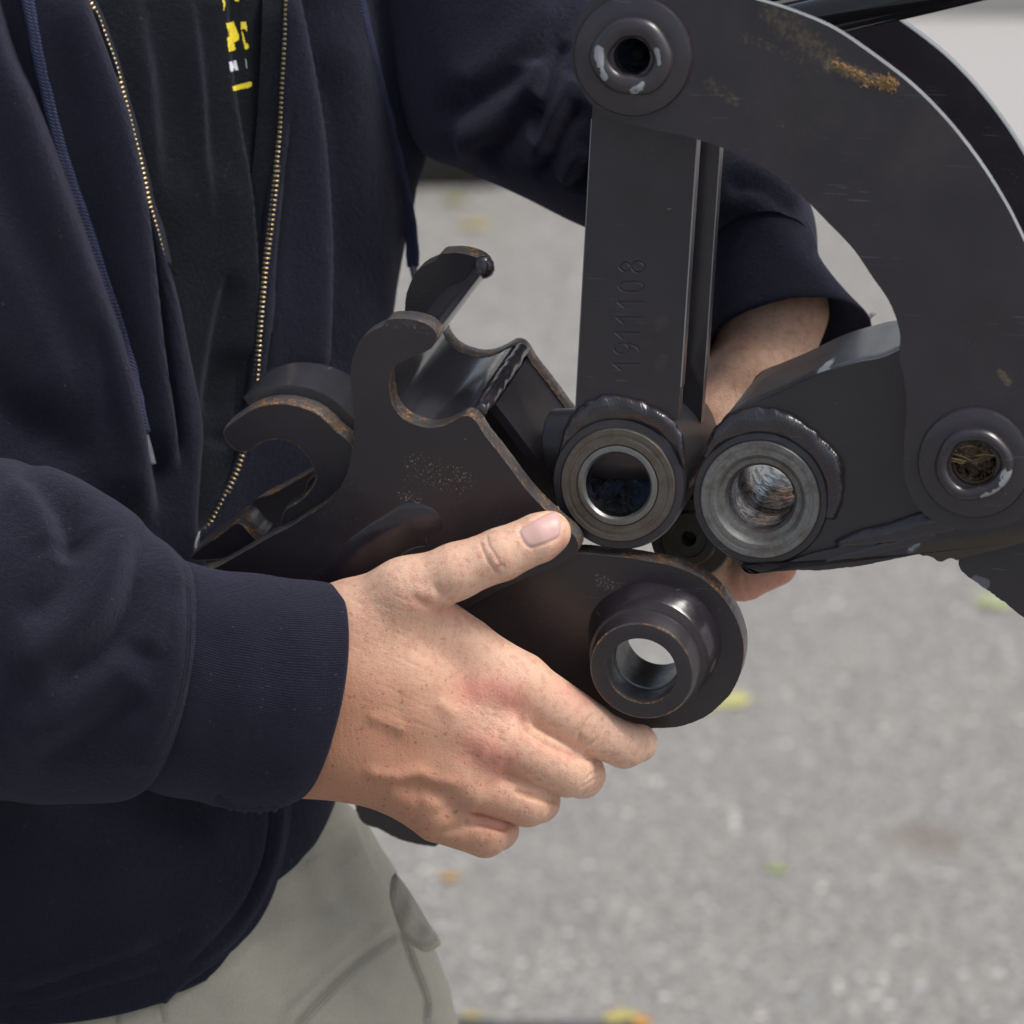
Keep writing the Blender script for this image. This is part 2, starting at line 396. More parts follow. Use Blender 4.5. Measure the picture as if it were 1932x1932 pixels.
def frame(ax):
    a = ax.cross(UPV).normalized(); b = a.cross(ax).normalized()
    return a, b
def lathe(name, c, ax, prof, mats, parent, n=96, smooth=35, lump=None, hexn=0):
    """prof: (distance along axis, radius, material index) in metres"""
    a, b = frame(ax); V = []; 
    for (t, r, *_) in prof:
        for k in range(n):
            th = 2 * math.pi * k / n
            rr = r
            if lump: rr = r + lump(t, th)
            V.append(c + ax * t + a * (rr * math.cos(th)) + b * (rr * math.sin(th)))
    F = grid_faces(len(prof), n, True)
    mi = np.repeat([p[2] if len(p) > 2 else 0 for p in prof[:-1]], n)
    me = mesh(name, V, F, mi)
    return link(name, me, mats, parent, smooth=smooth)
def hsh(*a):
    return math.sin(sum(x * k for x, k in zip(a, (12.9898, 78.233, 37.719)))) 
def sweep(name, path, rad, mats, parent, flat=1.0, nrm=None, ripple=0.0, rp=60, n=20, lump=0.0, seed=0, taper=True, step=.0012, smooth=180):
    """bead along a world path with uneven radius; ripples like a weld"""
    P = spline(path, step); m = len(P)
    T = np.gradient(P, axis=0); T /= np.linalg.norm(T, axis=1)[:, None] + 1e-12
    N = np.tile(np.array(nrm if nrm is not None else -fwd, float), (m, 1)); N -= (N * T).sum(1)[:, None] * T
    N /= np.linalg.norm(N, axis=1)[:, None]; B = np.cross(T, N)
    s = np.r_[0, np.cumsum(np.linalg.norm(np.diff(P, axis=0), axis=1))]; L = s[-1]
    rr = np.array(rad if hasattr(rad, '__len__') else [rad, rad], float)
    r = np.interp(s / L, np.linspace(0, 1, len(rr)), rr)
    if taper:
        e = np.minimum(s, L - s) / (np.mean(r) * 1.2); r = r * np.sqrt(np.clip(e, 0.0, 1) * (2 - np.clip(e, 0, 1)) + 1e-4)
    th = np.linspace(0, 2 * math.pi, n, endpoint=False)
    rg = np.random.default_rng(seed); ph = rg.uniform(0, 6.28, 8); fr = rg.uniform(.4, 2.2, 8)
    R = r[:, None] * np.ones(n)
    if ripple:
        sk = s[:, None] + .35 * r[:, None] * np.cos(th)[None, :] ** 2 * -1 + .3 * r[:, None] * np.sin(ph[0] + s[:, None] * 300)
        R *= 1 + ripple * (np.abs(np.sin(sk * math.pi / rp)) - .5)
    if lump:
        for q in range(8): R *= 1 + lump * .5 * np.sin(s[:, None] / r.mean() * fr[q] + ph[q] + (q % 3) * th[None, :])
    V = P[:, None, :] + R[..., None] * (np.cos(th)[None, :, None] * N[:, None, :] * flat + np.sin(th)[None, :, None] * B[:, None, :])
    V = V.reshape(-1, 3); F = grid_faces(m, n, True)
    uv = np.stack([np.repeat(s * 60, n), np.tile(th / 6.283, m)], 1)
    c0 = len(V); V = np.vstack([V, P[:1], P[-1:]])
    F = F.tolist()
    for k in range(n):
        F.append([k, c0, (k + 1) % n]); F.append([(m - 1) * n + k, (m - 1) * n + (k + 1) % n, c0 + 1])
    uv = np.vstack([uv, [[0, 0]], [[1, 1]]])
    return link(name, mesh(name, V, F, uv=uv), mats, parent, smooth=smooth)

# ------------------------------------------------------------ creases and folds
def seg_dist(Q, P):
    """signed distance (positive to the right of travel), position along 0..1"""
    n = len(Q); best = np.full(n, 1e18); sg = np.zeros(n); tt = np.zeros(n)
    L = np.r_[0, np.cumsum(np.linalg.norm(np.diff(P, axis=0), axis=1))]
    for i in range(len(P) - 1):
        a = P[i]; d = P[i + 1] - a; l2 = (d * d).sum() + 1e-12
        q = Q - a; t = np.clip((q @ d) / l2, 0, 1); v = q - t[:, None] * d
        dd = (v * v).sum(1); m = dd < best
        best[m] = dd[m]; cr = d[0] * q[:, 1] - d[1] * q[:, 0]; sg[m] = -np.sign(cr[m]); tt[m] = (L[i] + t[m] * math.sqrt(l2)) / L[-1]
    return np.sqrt(best) * np.where(sg == 0, 1, sg), tt
def strokes(Q, S):
    """S: (points, amplitude, width left, width right[, end fade])"""
    out = np.zeros(len(Q))
    for st in S:
        pts, amp, wl, wr = st[:4]; fade = st[4] if len(st) > 4 else .25
        P = spline(pts, 25); mw = 3.2 * max(wl, wr)
        m = (Q[:, 0] > P[:, 0].min() - mw) & (Q[:, 0] < P[:, 0].max() + mw) & (Q[:, 1] > P[:, 1].min() - mw) & (Q[:, 1] < P[:, 1].max() + mw)
        if not m.any(): continue
        s, t = seg_dist(Q[m], P)
        w = np.where(s > 0, wr, wl)        # s > 0: to the right of a line that runs down
        f = amp * np.exp(-(np.abs(s) / w) ** 2)
        fade = max(fade, .10)
        if fade: 
            e = np.clip(np.minimum(t, 1 - t) / fade, 0, 1); f *= e * e * (3 - 2 * e)
        out[m] += f
    return out

# ------------------------------------------------------------ implicit surfaces
class Field:
    def __init__(s, lo, hi, cell):
        s.lo = np.array(lo, float); s.cell = cell
        s.n = (np.ceil((np.array(hi, float) - s.lo) / cell)).astype(int) + 1
        s.f = np.full(s.n, 1e3, np.float32)
        s.ax = [s.lo[i] + cell * np.arange(s.n[i]) for i in range(3)]
    def box(s, a, b):
        i0 = np.clip(((np.minimum(a, b) - s.lo) / s.cell).astype(int), 0, s.n - 1)
        i1 = np.clip(((np.maximum(a, b) - s.lo) / s.cell).astype(int) + 2, 1, s.n)
        return tuple(slice(i0[k], max(i1[k], i0[k] + 1)) for k in range(3))
    def bone(s, a, b, ra, rb, k=20, sc=(1, 1, 1)):
        a = np.array(a, float); b = np.array(b, float); sc = np.array(sc, float)
        m = (max(ra, rb) + k * 2 + 8) / sc.min()
        sl = s.box(np.minimum(a, b) - m, np.maximum(a, b) + m)
        X = (s.ax[0][sl[0]] * sc[0]).astype(np.float32)[:, None, None]; Y = (s.ax[1][sl[1]] * sc[1]).astype(np.float32)[None, :, None]
        Z = (s.ax[2][sl[2]] * sc[2]).astype(np.float32)[None, None, :]
        a = a * sc; b = b * sc; d = b - a; l2 = (d * d).sum() + 1e-9
        t = np.clip(((X - a[0]) * d[0] + (Y - a[1]) * d[1] + (Z - a[2]) * d[2]) / l2, 0, 1)
        g = np.sqrt((X - a[0] - t * d[0]) ** 2 + (Y - a[1] - t * d[1]) ** 2 + (Z - a[2] - t * d[2]) ** 2) - (ra + (rb - ra) * t)
        f = s.f[sl]; h = np.clip(.5 + .5 * (f - g) / k, 0, 1)
        s.f[sl] = (f + (g - f) * h - k * h * (1 - h)).astype(np.float32)
    def nets(s):
        f = s.f; n = s.n - 1; neg = f < 0
        cs = np.zeros(n, np.int8)
        for dx in (0, 1):
            for dy in (0, 1):
                for dz in (0, 1): cs += neg[dx:dx + n[0], dy:dy + n[1], dz:dz + n[2]]
        act = (cs > 0) & (cs < 8); idx = np.full(n, -1, np.int64); ijk = np.argwhere(act); idx[act] = np.arange(len(ijk))
        acc = np.zeros((len(ijk), 3)); cnt = np.zeros(len(ijk))
        C = [(x, y, z) for x in (0, 1) for y in (0, 1) for z in (0, 1)]
        for a in C:
            for ax in range(3):
                if a[ax]: continue
                b = list(a); b[ax] = 1
                fa = f[ijk[:, 0] + a[0], ijk[:, 1] + a[1], ijk[:, 2] + a[2]]; fb = f[ijk[:, 0] + b[0], ijk[:, 1] + b[1], ijk[:, 2] + b[2]]
                m = (fa < 0) != (fb < 0); t = fa[m] / (fa[m] - fb[m])
                p = np.tile(np.array(a, float), (m.sum(), 1)); p[:, ax] = t
                acc[m] += p; cnt[m] += 1
        V = (acc / cnt[:, None] + ijk) * s.cell + s.lo
        Q = []
        for ax in range(3):
            o = [(1, 2), (2, 0), (0, 1)][ax]
            sl0 = [slice(None)] * 3; sl1 = [slice(None)] * 3; sl0[ax] = slice(0, -1); sl1[ax] = slice(1, None)
            ch = neg[tuple(sl0)] != neg[tuple(sl1)]
            g = np.argwhere(ch); ok = np.ones(len(g), bool)
            for q in o: ok &= (g[:, q] > 0) & (g[:, q] < n[q])
            g = g[ok]; first = neg[g[:, 0], g[:, 1], g[:, 2]]
            def cell(du, dv):
                h = g.copy(); h[:, o[0]] -= du; h[:, o[1]] -= dv; return idx[h[:, 0], h[:, 1], h[:, 2]]
            q4 = np.stack([cell(1, 1), cell(0, 1), cell(0, 0), cell(1, 0)], 1)
            q4[~first] = q4[~first][:, ::-1]; Q.append(q4)
        return V, np.vstack(Q)
def vnormals(V, F):
    n = np.zeros_like(V); a = V[F[:, 2]] - V[F[:, 0]]; b = V[F[:, 3]] - V[F[:, 1]]; c = np.cross(a, b)
    for k in range(4): np.add.at(n, F[:, k], c)
    return n / (np.linalg.norm(n, axis=1)[:, None] + 1e-12)
def relax(V, F, it, lam=.5):
    E = np.vstack([F[:, [0, 1]], F[:, [1, 2]], F[:, [2, 3]], F[:, [3, 0]]])
    deg = np.bincount(E.ravel(), minlength=len(V)).astype(float)
    for _ in range(it):
        a = np.zeros_like(V)
        for k in range(3): a[:, k] = np.bincount(E[:, 0], V[E[:, 1], k], len(V)) + np.bincount(E[:, 1], V[E[:, 0], k], len(V))
        V = V + lam * (a / deg[:, None] - V)
    return V


# ------------------------------------------------------------ ground
def G(x, y, z=0.0):
    d = FWD + RGT * ((x - 966) * K) + UPV * ((966 - y) * K)
    return CAM + d * ((z - CAM.z) / d.z)
def asphalt():
    m, nt, b = mat('worn_asphalt')
    def vor(scale, rnd=1.0):
        v = node(nt, 'ShaderNodeTexVoronoi'); v.inputs['Scale'].default_value = scale; v.inputs['Randomness'].default_value = rnd
        nt.links.new(coords(nt), v.inputs['Vector']); return v
    v1 = vor(98); v2 = vor(230)
    s1 = nt.nodes.new('ShaderNodeSeparateColor'); nt.links.new(v1.outputs['Color'], s1.inputs[0])
    s2 = nt.nodes.new('ShaderNodeSeparateColor'); nt.links.new(v2.outputs['Color'], s2.inputs[0])
    c = ramp(nt, s1.outputs[0], [(0, (.125, .12, .118)), (.35, (.195, .186, .17)), (.6, (.26, .243, .218)), (.85, (.185, .205, .215)), (.93, (.33, .315, .29)), (1, (.60, .575, .54))])
    c2_ = ramp(nt, s2.outputs[1], [(0, (.14, .135, .126)), (.6, (.24, .23, .21)), (1, (.34, .325, .30))])
    c = mix(nt, step_(nt, v1.outputs['Distance'], .3, .55), c, c2_)
    big = noise(nt, 1.7, 5, .6); c = mix(nt, math_(nt, 'MULTIPLY', step_(nt, big, .35, .7), .25), c, (.215, .207, .195))
    mid = noise(nt, 9, 4); c = mix(nt, math_(nt, 'MULTIPLY', step_(nt, mid, .52, .75), .15), c, (.12, .12, .125))
    k = segmask(nt, G(1735, 1578), G(1765, 1586), .045, .9)
    c = mix(nt, math_(nt, 'MULTIPLY', k, .5), c, (.13, .095, .06))
    nt.links.new(c, b.inputs['Base Color']); b.inputs['Roughness'].default_value = .75
    p = bump(nt, b, v1.outputs['Distance'], .8, .003); bump(nt, b, noise(nt, 500, 4), .4, .001, p)
    return m
M['asphalt'] = asphalt()
M['sheen_concrete'] = simple('sky_sheen_concrete', (.37, .36, .345), .8)  # glancing sky sheen of the distant ground painted in as paleness
def quad_sheet(name, xs, ys, z, m, zf=None):
    X, Y = np.meshgrid(xs, ys); V = np.stack([X.ravel(), Y.ravel(), np.full(X.size, z)], 1)
    if zf is not None: V[:, 2] += zf(V)
    return link(name, mesh(name, V, grid_faces(len(ys), len(xs))), m)
g = quad_sheet('ground', np.linspace(-150, 150, 61), np.linspace(-150, 150, 61), 0, M['asphalt']); setp(g, kind='structure')
# pale concrete apron, far ground's sky sheen put into its colour, with a kerb
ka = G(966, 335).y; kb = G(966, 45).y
def slab(name, x0, x1, y0, y1, z0, z1, m, bev=.01, ang=0, c=(0, 0)):
    bm = bmesh.new(); bmesh.ops.create_cube(bm, size=1)
    for v in bm.verts: v.co = Vector((x0 + (v.co.x + .5) * (x1 - x0), y0 + (v.co.y + .5) * (y1 - y0), z0 + (v.co.z + .5) * (z1 - z0)))
    bmesh.ops.bevel(bm, geom=bm.edges, offset=bev, segments=2, affect='EDGES')
    if ang: bmesh.ops.rotate(bm, verts=bm.verts, cent=(c[0], c[1], 0), matrix=Matrix.Rotation(ang, 3, 'Z'))
    return link(name, bm_mesh(bm, name), m, smooth=40)
ap = slab('sheen_pavement', -60, 60, ka, kb, -.02, .012, M['sheen_concrete'], .004, -.03, (1, ka)); setp(ap, kind='structure')
kr = slab('kerb', -60, 60, kb + .004, kb + .16, -.02, .12, M['sheen_concrete'], .015, -.03, (1, ka)); setp(kr, kind='structure')
pv = slab('walkway', -60, 60, kb + .165, kb + 30, -.02, .115, M['sheen_concrete'], .004, -.03, (1, ka)); setp(pv, kind='structure')

# fallen leaves
def leaf(x, y, size, colr, label, rot, curl=.25):
    c = G(x, y); n = 14; V = []; out = []
    for i in range(n + 1):
        t = i / n; wdt = math.sin(math.pi * t ** .8) * (.42 + .07 * math.sin(t * 19)) * (1 - .25 * t)
        for j in range(5):
            w = (j - 2) / 2 * wdt
            z = .006 + curl * (abs(w) ** 1.6 * .6 + .25 * (t - .5) ** 2) + .02 * math.sin(7 * t + 3 * w)
            V.append((w * size, (t - .5) * size, max(z, .004) * size + .002))
    F = grid_faces(n + 1, 5).tolist(); k0 = len(V)
    for i in range(6):
        t = i / 5; V += [(-.012 * size, (-.5 - .35 * t) * size, .003 + .03 * t * size), (.012 * size, (-.5 - .35 * t) * size, .003 + .03 * t * size)]
    for i in range(5): F.append([k0 + 2 * i, k0 + 2 * i + 1, k0 + 2 * i + 3, k0 + 2 * i + 2])
    V = np.array(V); R = np.array(Matrix.Rotation(rot, 3, 'Z')); 
    key = 'leaf' + str(colr)
    if key not in M:
        m, nt, b = mat('autumn_leaf'); nz = noise(nt, 120, 4)
        nt.links.new(mix(nt, nz, tuple(q * .65 for q in colr), tuple(min(1, q * 1.2) for q in colr)), b.inputs['Base Color']); b.inputs['Roughness'].default_value = .5
        M[key] = m
    o = link('fallen_leaf', mesh('fallen_leaf', V @ R.T, F), M[key], smooth=60)
    o.location = c; setp(o, label=label, category='leaf', group='fallen leaves on the asphalt')
Y_ = (.50, .48, .16); O_ = (.42, .26, .09); GR = (.28, .33, .12)
leaf(1378, 1326, .042, Y_, 'pale yellow leaf lying right below the round end of the steel coupler', 1.9)
leaf(1330, 1332, .030, (.40, .36, .08), 'darker yellow leaf half hidden behind the lower rim of the steel coupler', .5)
leaf(1462, 1642, .022, GR, 'small green leaf alone on open asphalt low in the picture', 1.2)
leaf(845, 1657, .022, O_, 'small orange leaf on the asphalt just below the little finger', 1.4)
leaf(892, 426, .050, (.42, .34, .13), 'golden leaf on the far asphalt between sweatshirt and steel bar', 1.5)
leaf(858, 377, .05, (.22, .22, .08), 'dull green leaf beside the foot of the blue-grey steel stand', .3)
leaf(1872, 1138, .05, (.36, .40, .20), 'light green leaf under the slanting steel leg at the right edge', .9)
leaf(1168, 1924, .032, (.45, .38, .10), 'yellow leaf at the bottom edge beside the dark crack', 1.6)
leaf(1206, 1928, .026, (.50, .24, .06), 'brown leaf touching the yellow one at the bottom edge', .4)
leaf(880, 1929, .030, (.42, .32, .08), 'orange-yellow leaf at the bottom edge next to the trouser leg', 1.9)
# tar-filled crack along the bottom edge
P = [G(x, 1942 + 3 * math.sin(x * .013) + 2 * math.sin(x * .041)) for x in range(860, 1200, 12)]
V = []
for i, p in enumerate(P):
    w = .009 + .002 * math.sin(i * .7) + .001 * math.sin(i * 1.9)
    V += [(p.x, p.y - w, .004), (p.x, p.y + w, .004)]
M['tar'] = simple('black_tar', (.06, .06, .062), .6)
o = link('asphalt_crack', mesh('asphalt_crack', V, [[2 * i, 2 * i + 1, 2 * i + 3, 2 * i + 2] for i in range(len(P) - 1)]), M['tar']); setp(o, kind='structure')

# blue-grey steel trestle far behind
tr = thing('steel_stand', G(850, 352), 'blurred blue-grey steel stand with splayed legs seen under the raised arm', 'stand')
def board(name, a, b, w, t, m, parent):
    a = Vector(a); b = Vector(b); d = (b - a).normalized(); s_ = d.cross(Vector((0, 1, 0))).normalized() * w / 2; f_ = Vector((0, t / 2, 0))
    V = [p + x * s_ + y * f_ for p in (a, b) for x, y in ((-1, -1), (1, -1), (1, 1), (-1, 1))]
    bm = bmesh.new(); vs = [bm.verts.new(v) for v in V]
    for q in ((0, 1, 2, 3), (7, 6, 5, 4), (0, 4, 5, 1), (1, 5, 6, 2), (2, 6, 7, 3), (3, 7, 4, 0)): bm.faces.new([vs[i] for i in q])
    bmesh.ops.recalc_face_normals(bm, faces=bm.faces); bmesh.ops.bevel(bm, geom=bm.edges, offset=.005, segments=1, affect='EDGES')
    return link(name, bm_mesh(bm, name), m, parent, smooth=40)
gb = G(850, 345); 
def gy(x, h): return Vector((G(x, 345).x, gb.y, h))
for yo in (0, .22):
    o_ = Vector((0, yo, 0))
    board('leg', gy(776, 0) + o_, gy(850, .36) + o_, .085, .05, M['blue_grey'], tr)
    board('leg', gy(915, 0) + o_, gy(845, .36) + o_, .085, .05, M['blue_grey'], tr)
board('top_beam', gy(640, .39) + Vector((0, .11, 0)), gy(990, .39) + Vector((0, .11, 0)), .09, .34, M['blue_grey'], tr)
board('foot_rail', gy(700, .03), gy(925, .03), .06, .06, M['black_rod'], tr)

# ------------------------------------------------------------ excavator arm end
AX = axis_from(95, -100)
LP = Plane(1165, 916, 20, AX)          # plane of the left bushing's front face
arm = thing('excavator_arm', W1(1500, 1000, 60), 'dark steel excavator arm end with curved link, straight link and two bushings', 'machine arm')
mm = .001
# --- curved link plates
CUR = c2([(250, -25), (420, -60), (620, -45), (800, -22), (870, 0), (1000, 40), (1170, 112), (1320, 212), (1480, 335), (1620, 475), (1750, 640), (1860, 815), (1932, 958)]) + [(1975, 540), (2020, 680), (2040, 800), (2020, 900), (1985, 960)] + \
    c4([(1932, 798), (1850, 826), (1760, 840), (1680, 835), (1600, 810), (1540, 765), (1500, 700), (1480, 620), (1480, 500), (1490, 400), (1488, 340), (1478, 260), (1462, 190)]) + \
    c2([(1438, 1320), (1400, 1205), (1330, 1100), (1250, 985), (1150, 880), (1060, 790), (960, 705), (860, 645), (740, 590), (640, 556), (540, 530), (430, 510), (330, 480), (230, 430), (170, 350), (140, 270), (135, 200), (150, 110), (195, 25)])
cz = -.016                              # curved plate stands proud of the arm side
def PX(x, y, off=cz): return LP.at(x, y, off)
mud = (.20, .145, .075)
M['curve'] = steel('curved_link_paint', wav=.1, specks=.35, marks=[
    (PX(*c2([(930, 50)])[0]), PX(*c2([(1160, 240)])[0]), .013, mud, 450, .52, .80, .30),
    (PX(*c2([(1160, 250)])[0]), PX(*c2([(1280, 300)])[0]), .007, (.22, .16, .08), 520, .48, .72, .5),
    (PX(*c2([(1240, 285)])[0]), PX(*c2([(1400, 335)])[0]), .006, (.26, .17, .08), 650, .50, .70, .6),
    (PX(*c2([(1370, 325)])[0]), PX(*c2([(1410, 335)])[0]), .005, (.42, .20, .06), 700, .40, .56, .8),
    (PX(*c2([(820, 150)])[0]), PX(*c2([(1040, 240)])[0]), .006, mud, 600, .60, .85, .3),
    (PX(*c2([(680, 330)])[0]), PX(*c2([(780, 400)])[0]), .007, mud, 500, .55, .8, .3),
    (PX(*c2([(1840, 1480)])[0]), PX(*c2([(1870, 1520)])[0]), .004, mud, 700, .5, .7, .4)])
pin1 = c2([(380, 222)])[0]; pin2 = c4([(1745, 585)])[0]
ch = [(LP.at(*pin1, cz), 34 * U), (LP.at(*pin2, cz), 42 * U)]
cur = plate('curved_plate', CUR, LP, .009, [M['curve'], M['sky_lit_edge'], M['collar']], arm, off=cz, bev=.0008, jit=.12, holes=ch)
cur['label'] = 'front curved plate with mud smears near its outer edge'
M['steel'] = steel('dark_painted_steel')
cur2 = plate('curved_plate', CUR, LP, .009, [M['steel'], M['sky_lit_edge'], M['sky_lit_edge']], arm, off=cz, shift=.135, bev=.0008, jit=.12)
cur2['label'] = 'rear curved plate seen beyond the front one'
# mud crumbs on the front curved plate
def crumbs(name, pl, off, segs, n, r, m, parent, lift=.4):
    V = []; F = []
    for i in range(n):
        a, b, w = segs[int(rng.integers(len(segs)))]
        t = rng.random(); x = a[0] + (b[0] - a[0]) * t + rng.normal() * w; y = a[1] + (b[1] - a[1]) * t + rng.normal() * w
        p = np.array(pl.at(x, y, off)) - np.array(pl.ax) * r * lift; k = len(V); rr = r * rng.uniform(.4, 1.3)
        q = rng.normal(size=(6, 3)); base = np.array([[1, 0, 0], [-1, 0, 0], [0, 1, 0], [0, -1, 0], [0, 0, 1], [0, 0, -1]]) * (1 + .35 * q)
        V += list(p + base * rr)
        F += [[k + a_, k + b_, k + c_] for a_, b_, c_ in ((0, 2, 4), (2, 1, 4), (1, 3, 4), (3, 0, 4), (2, 0, 5), (1, 2, 5), (3, 1, 5), (0, 3, 5))]
    o = link(name, mesh(name, V, F), m, parent); o['kind'] = 'stuff'; return o
M['clay'] = simple('ochre_clay', (.27, .165, .075), .95)
s1 = c2([(1180, 250), (1290, 305)]); s2_ = c2([(1300, 330), (1400, 335)]); s3 = c2([(1385, 318), (1405, 345)])
crumbs('mud_crumbs', LP, cz, [(s1[0], s1[1], 3.5), (s2_[0], s2_[1], 4.5), (s3[0], s3[1], 6), (s3[0], s3[1], 5)], 420, .0006, M['clay'], arm)

# --- pins with washers, weld rings and bores
def pin(x, y, rx, rw, rh, off, mbore, lab, seed):
    c = LP.at(x, y, off)
    cf = c - AX * .0058
    chips = [(cf + frame(AX)[0] * a_ + frame(AX)[1] * b_, cf + frame(AX)[0] * c_ + frame(AX)[1] * d_, r_, (.34, .36, .37), 300, .50, .56, .8) for a_, b_, c_, d_, r_ in seed]
    mp = steel('pin_paint', base=(.0245, .0205, .0255), rough=.28, marks=chips, specks=.4)
    R_ = U * 1.03
    w = lathe('pin_washer', c, AX, [(.006, rx * R_, 0), (-.0012, rx * R_, 0), (-.0024, rx * R_ - .0006, 0), (-.0029, rx * R_ - .0018, 0), (-.0031, (rw + 4) * R_, 0), (-.0031, rh * R_, 0), (.006, rh * R_ * .92, 0)], [mp], arm)
    w['label'] = lab
    ph = random.random() * 6
    def lump(t, th): return .0006 * math.sin(2 * th + ph) + .0004 * math.sin(3 * th + 2 * ph) + .0002 * math.sin(6 * th + ph)
    r1, r0 = rw * R_, (rh + 2) * R_
    pr = []
    for i in range(15):
        a_ = math.pi * i / 14; pr.append((-.0024 - .0040 * math.sin(a_) ** .9, (r1 + r0) / 2 + (r1 - r0) / 2 * math.cos(a_)))
    pr = [(p_[0], p_[1], 0) for p_ in pr]
    lathe('weld_ring', c, AX, pr, [mp], w, lump=lump, smooth=180)
    lathe('pin_bore', c, AX, [(-.001, (rh + 3) * R_, 0), (.001, rh * R_ * .95, 0), (.014, rh * R_ * .9, 0), (.017, rh * R_ * .5, 0), (.017, .0001, 0)], [mbore], w, smooth=60)
    return c
p1 = c2([(380, 222)])[0]; p2 = c4([(1745, 585)])[0]
q1 = pin(p1[0], p1[1], 106, 72, 33, cz, M['grease'], 'washer of the upper pin, its hole full of dark grease',
    [(-.0135, .004, -.0125, -.003, 0.0042), (-.012, -.005, -.0115, -.008, 0.0034), (.000, -.0150, .003, -.0125, 0.0038), (.0035, -.012, .004, -.011, 0.0030), (.012, -.003, .011, .003, 0.0023)])
nip = lathe('grease_nipple', q1 + AX * .009, AX, [(0, .0001, 0), (-.001, .0012, 0), (-.0015, .0025, 0), (.002, .0035, 0), (.006, .004, 0)], [M['grease']], arm, n=24)
q2 = pin(p2[0], p2[1], 100, 68, 40, cz, M['soil'], 'washer of the lower pin, its hole plugged with soil and straw',
    [(.0145, -.004, .013, -.008, 0.0057), (.004, -.0138, .0105, -.011, 0.0034)])
# soil plug and straw
V = []; F = []; fa, fb = frame(AX)
def clod(c, n, rad, r, flat=.5):
    for i in range(n):
        a_ = rng.uniform(0, 6.283); q = rad * math.sqrt(rng.random())
        p = np.array(c) + np.array(fa) * q * math.cos(a_) + np.array(fb) * (q * math.sin(a_) * flat) - np.array(AX) * rng.uniform(-.002, .002); k = len(V); rr = r * rng.uniform(.4, 1.4)
        base = np.array([[1, 0, 0], [-1, 0, 0], [0, 1, 0], [0, -1, 0], [0, 0, 1], [0, 0, -1]]) * (1 + .5 * rng.normal(size=(6, 3)))
        V.extend(p + base * rr); F.extend([[k + x, k + y, k + z] for x, y, z in ((0, 2, 4), (2, 1, 4), (1, 3, 4), (3, 0, 4), (2, 0, 5), (1, 2, 5), (3, 1, 5), (0, 3, 5))])
clod(q2 + fb * .0045 + AX * .001, 420, .0082, .0011, .55); clod(q2 - fb * .004 + AX * .006, 200, .008, .0011, .8)
o = link('soil_plug', mesh('soil_plug', V, F), M['soil'], arm); o['kind'] = 'stuff'
for i in range(8):
    a0 = q2 + fa * rng.uniform(-.014, .004) + fb * rng.uniform(.000, .010) - AX * .002
    d_ = (fa * rng.uniform(.5, 1) + fb * rng.uniform(-.45, .25) - AX * rng.uniform(0, .15)) * rng.uniform(.005, .011)
    sweep('straw', [tuple(a0), tuple(a0 + d_ * .5 + fb * .0006), tuple(a0 + d_)], .00022, M['straw'], arm, n=6, taper=False)

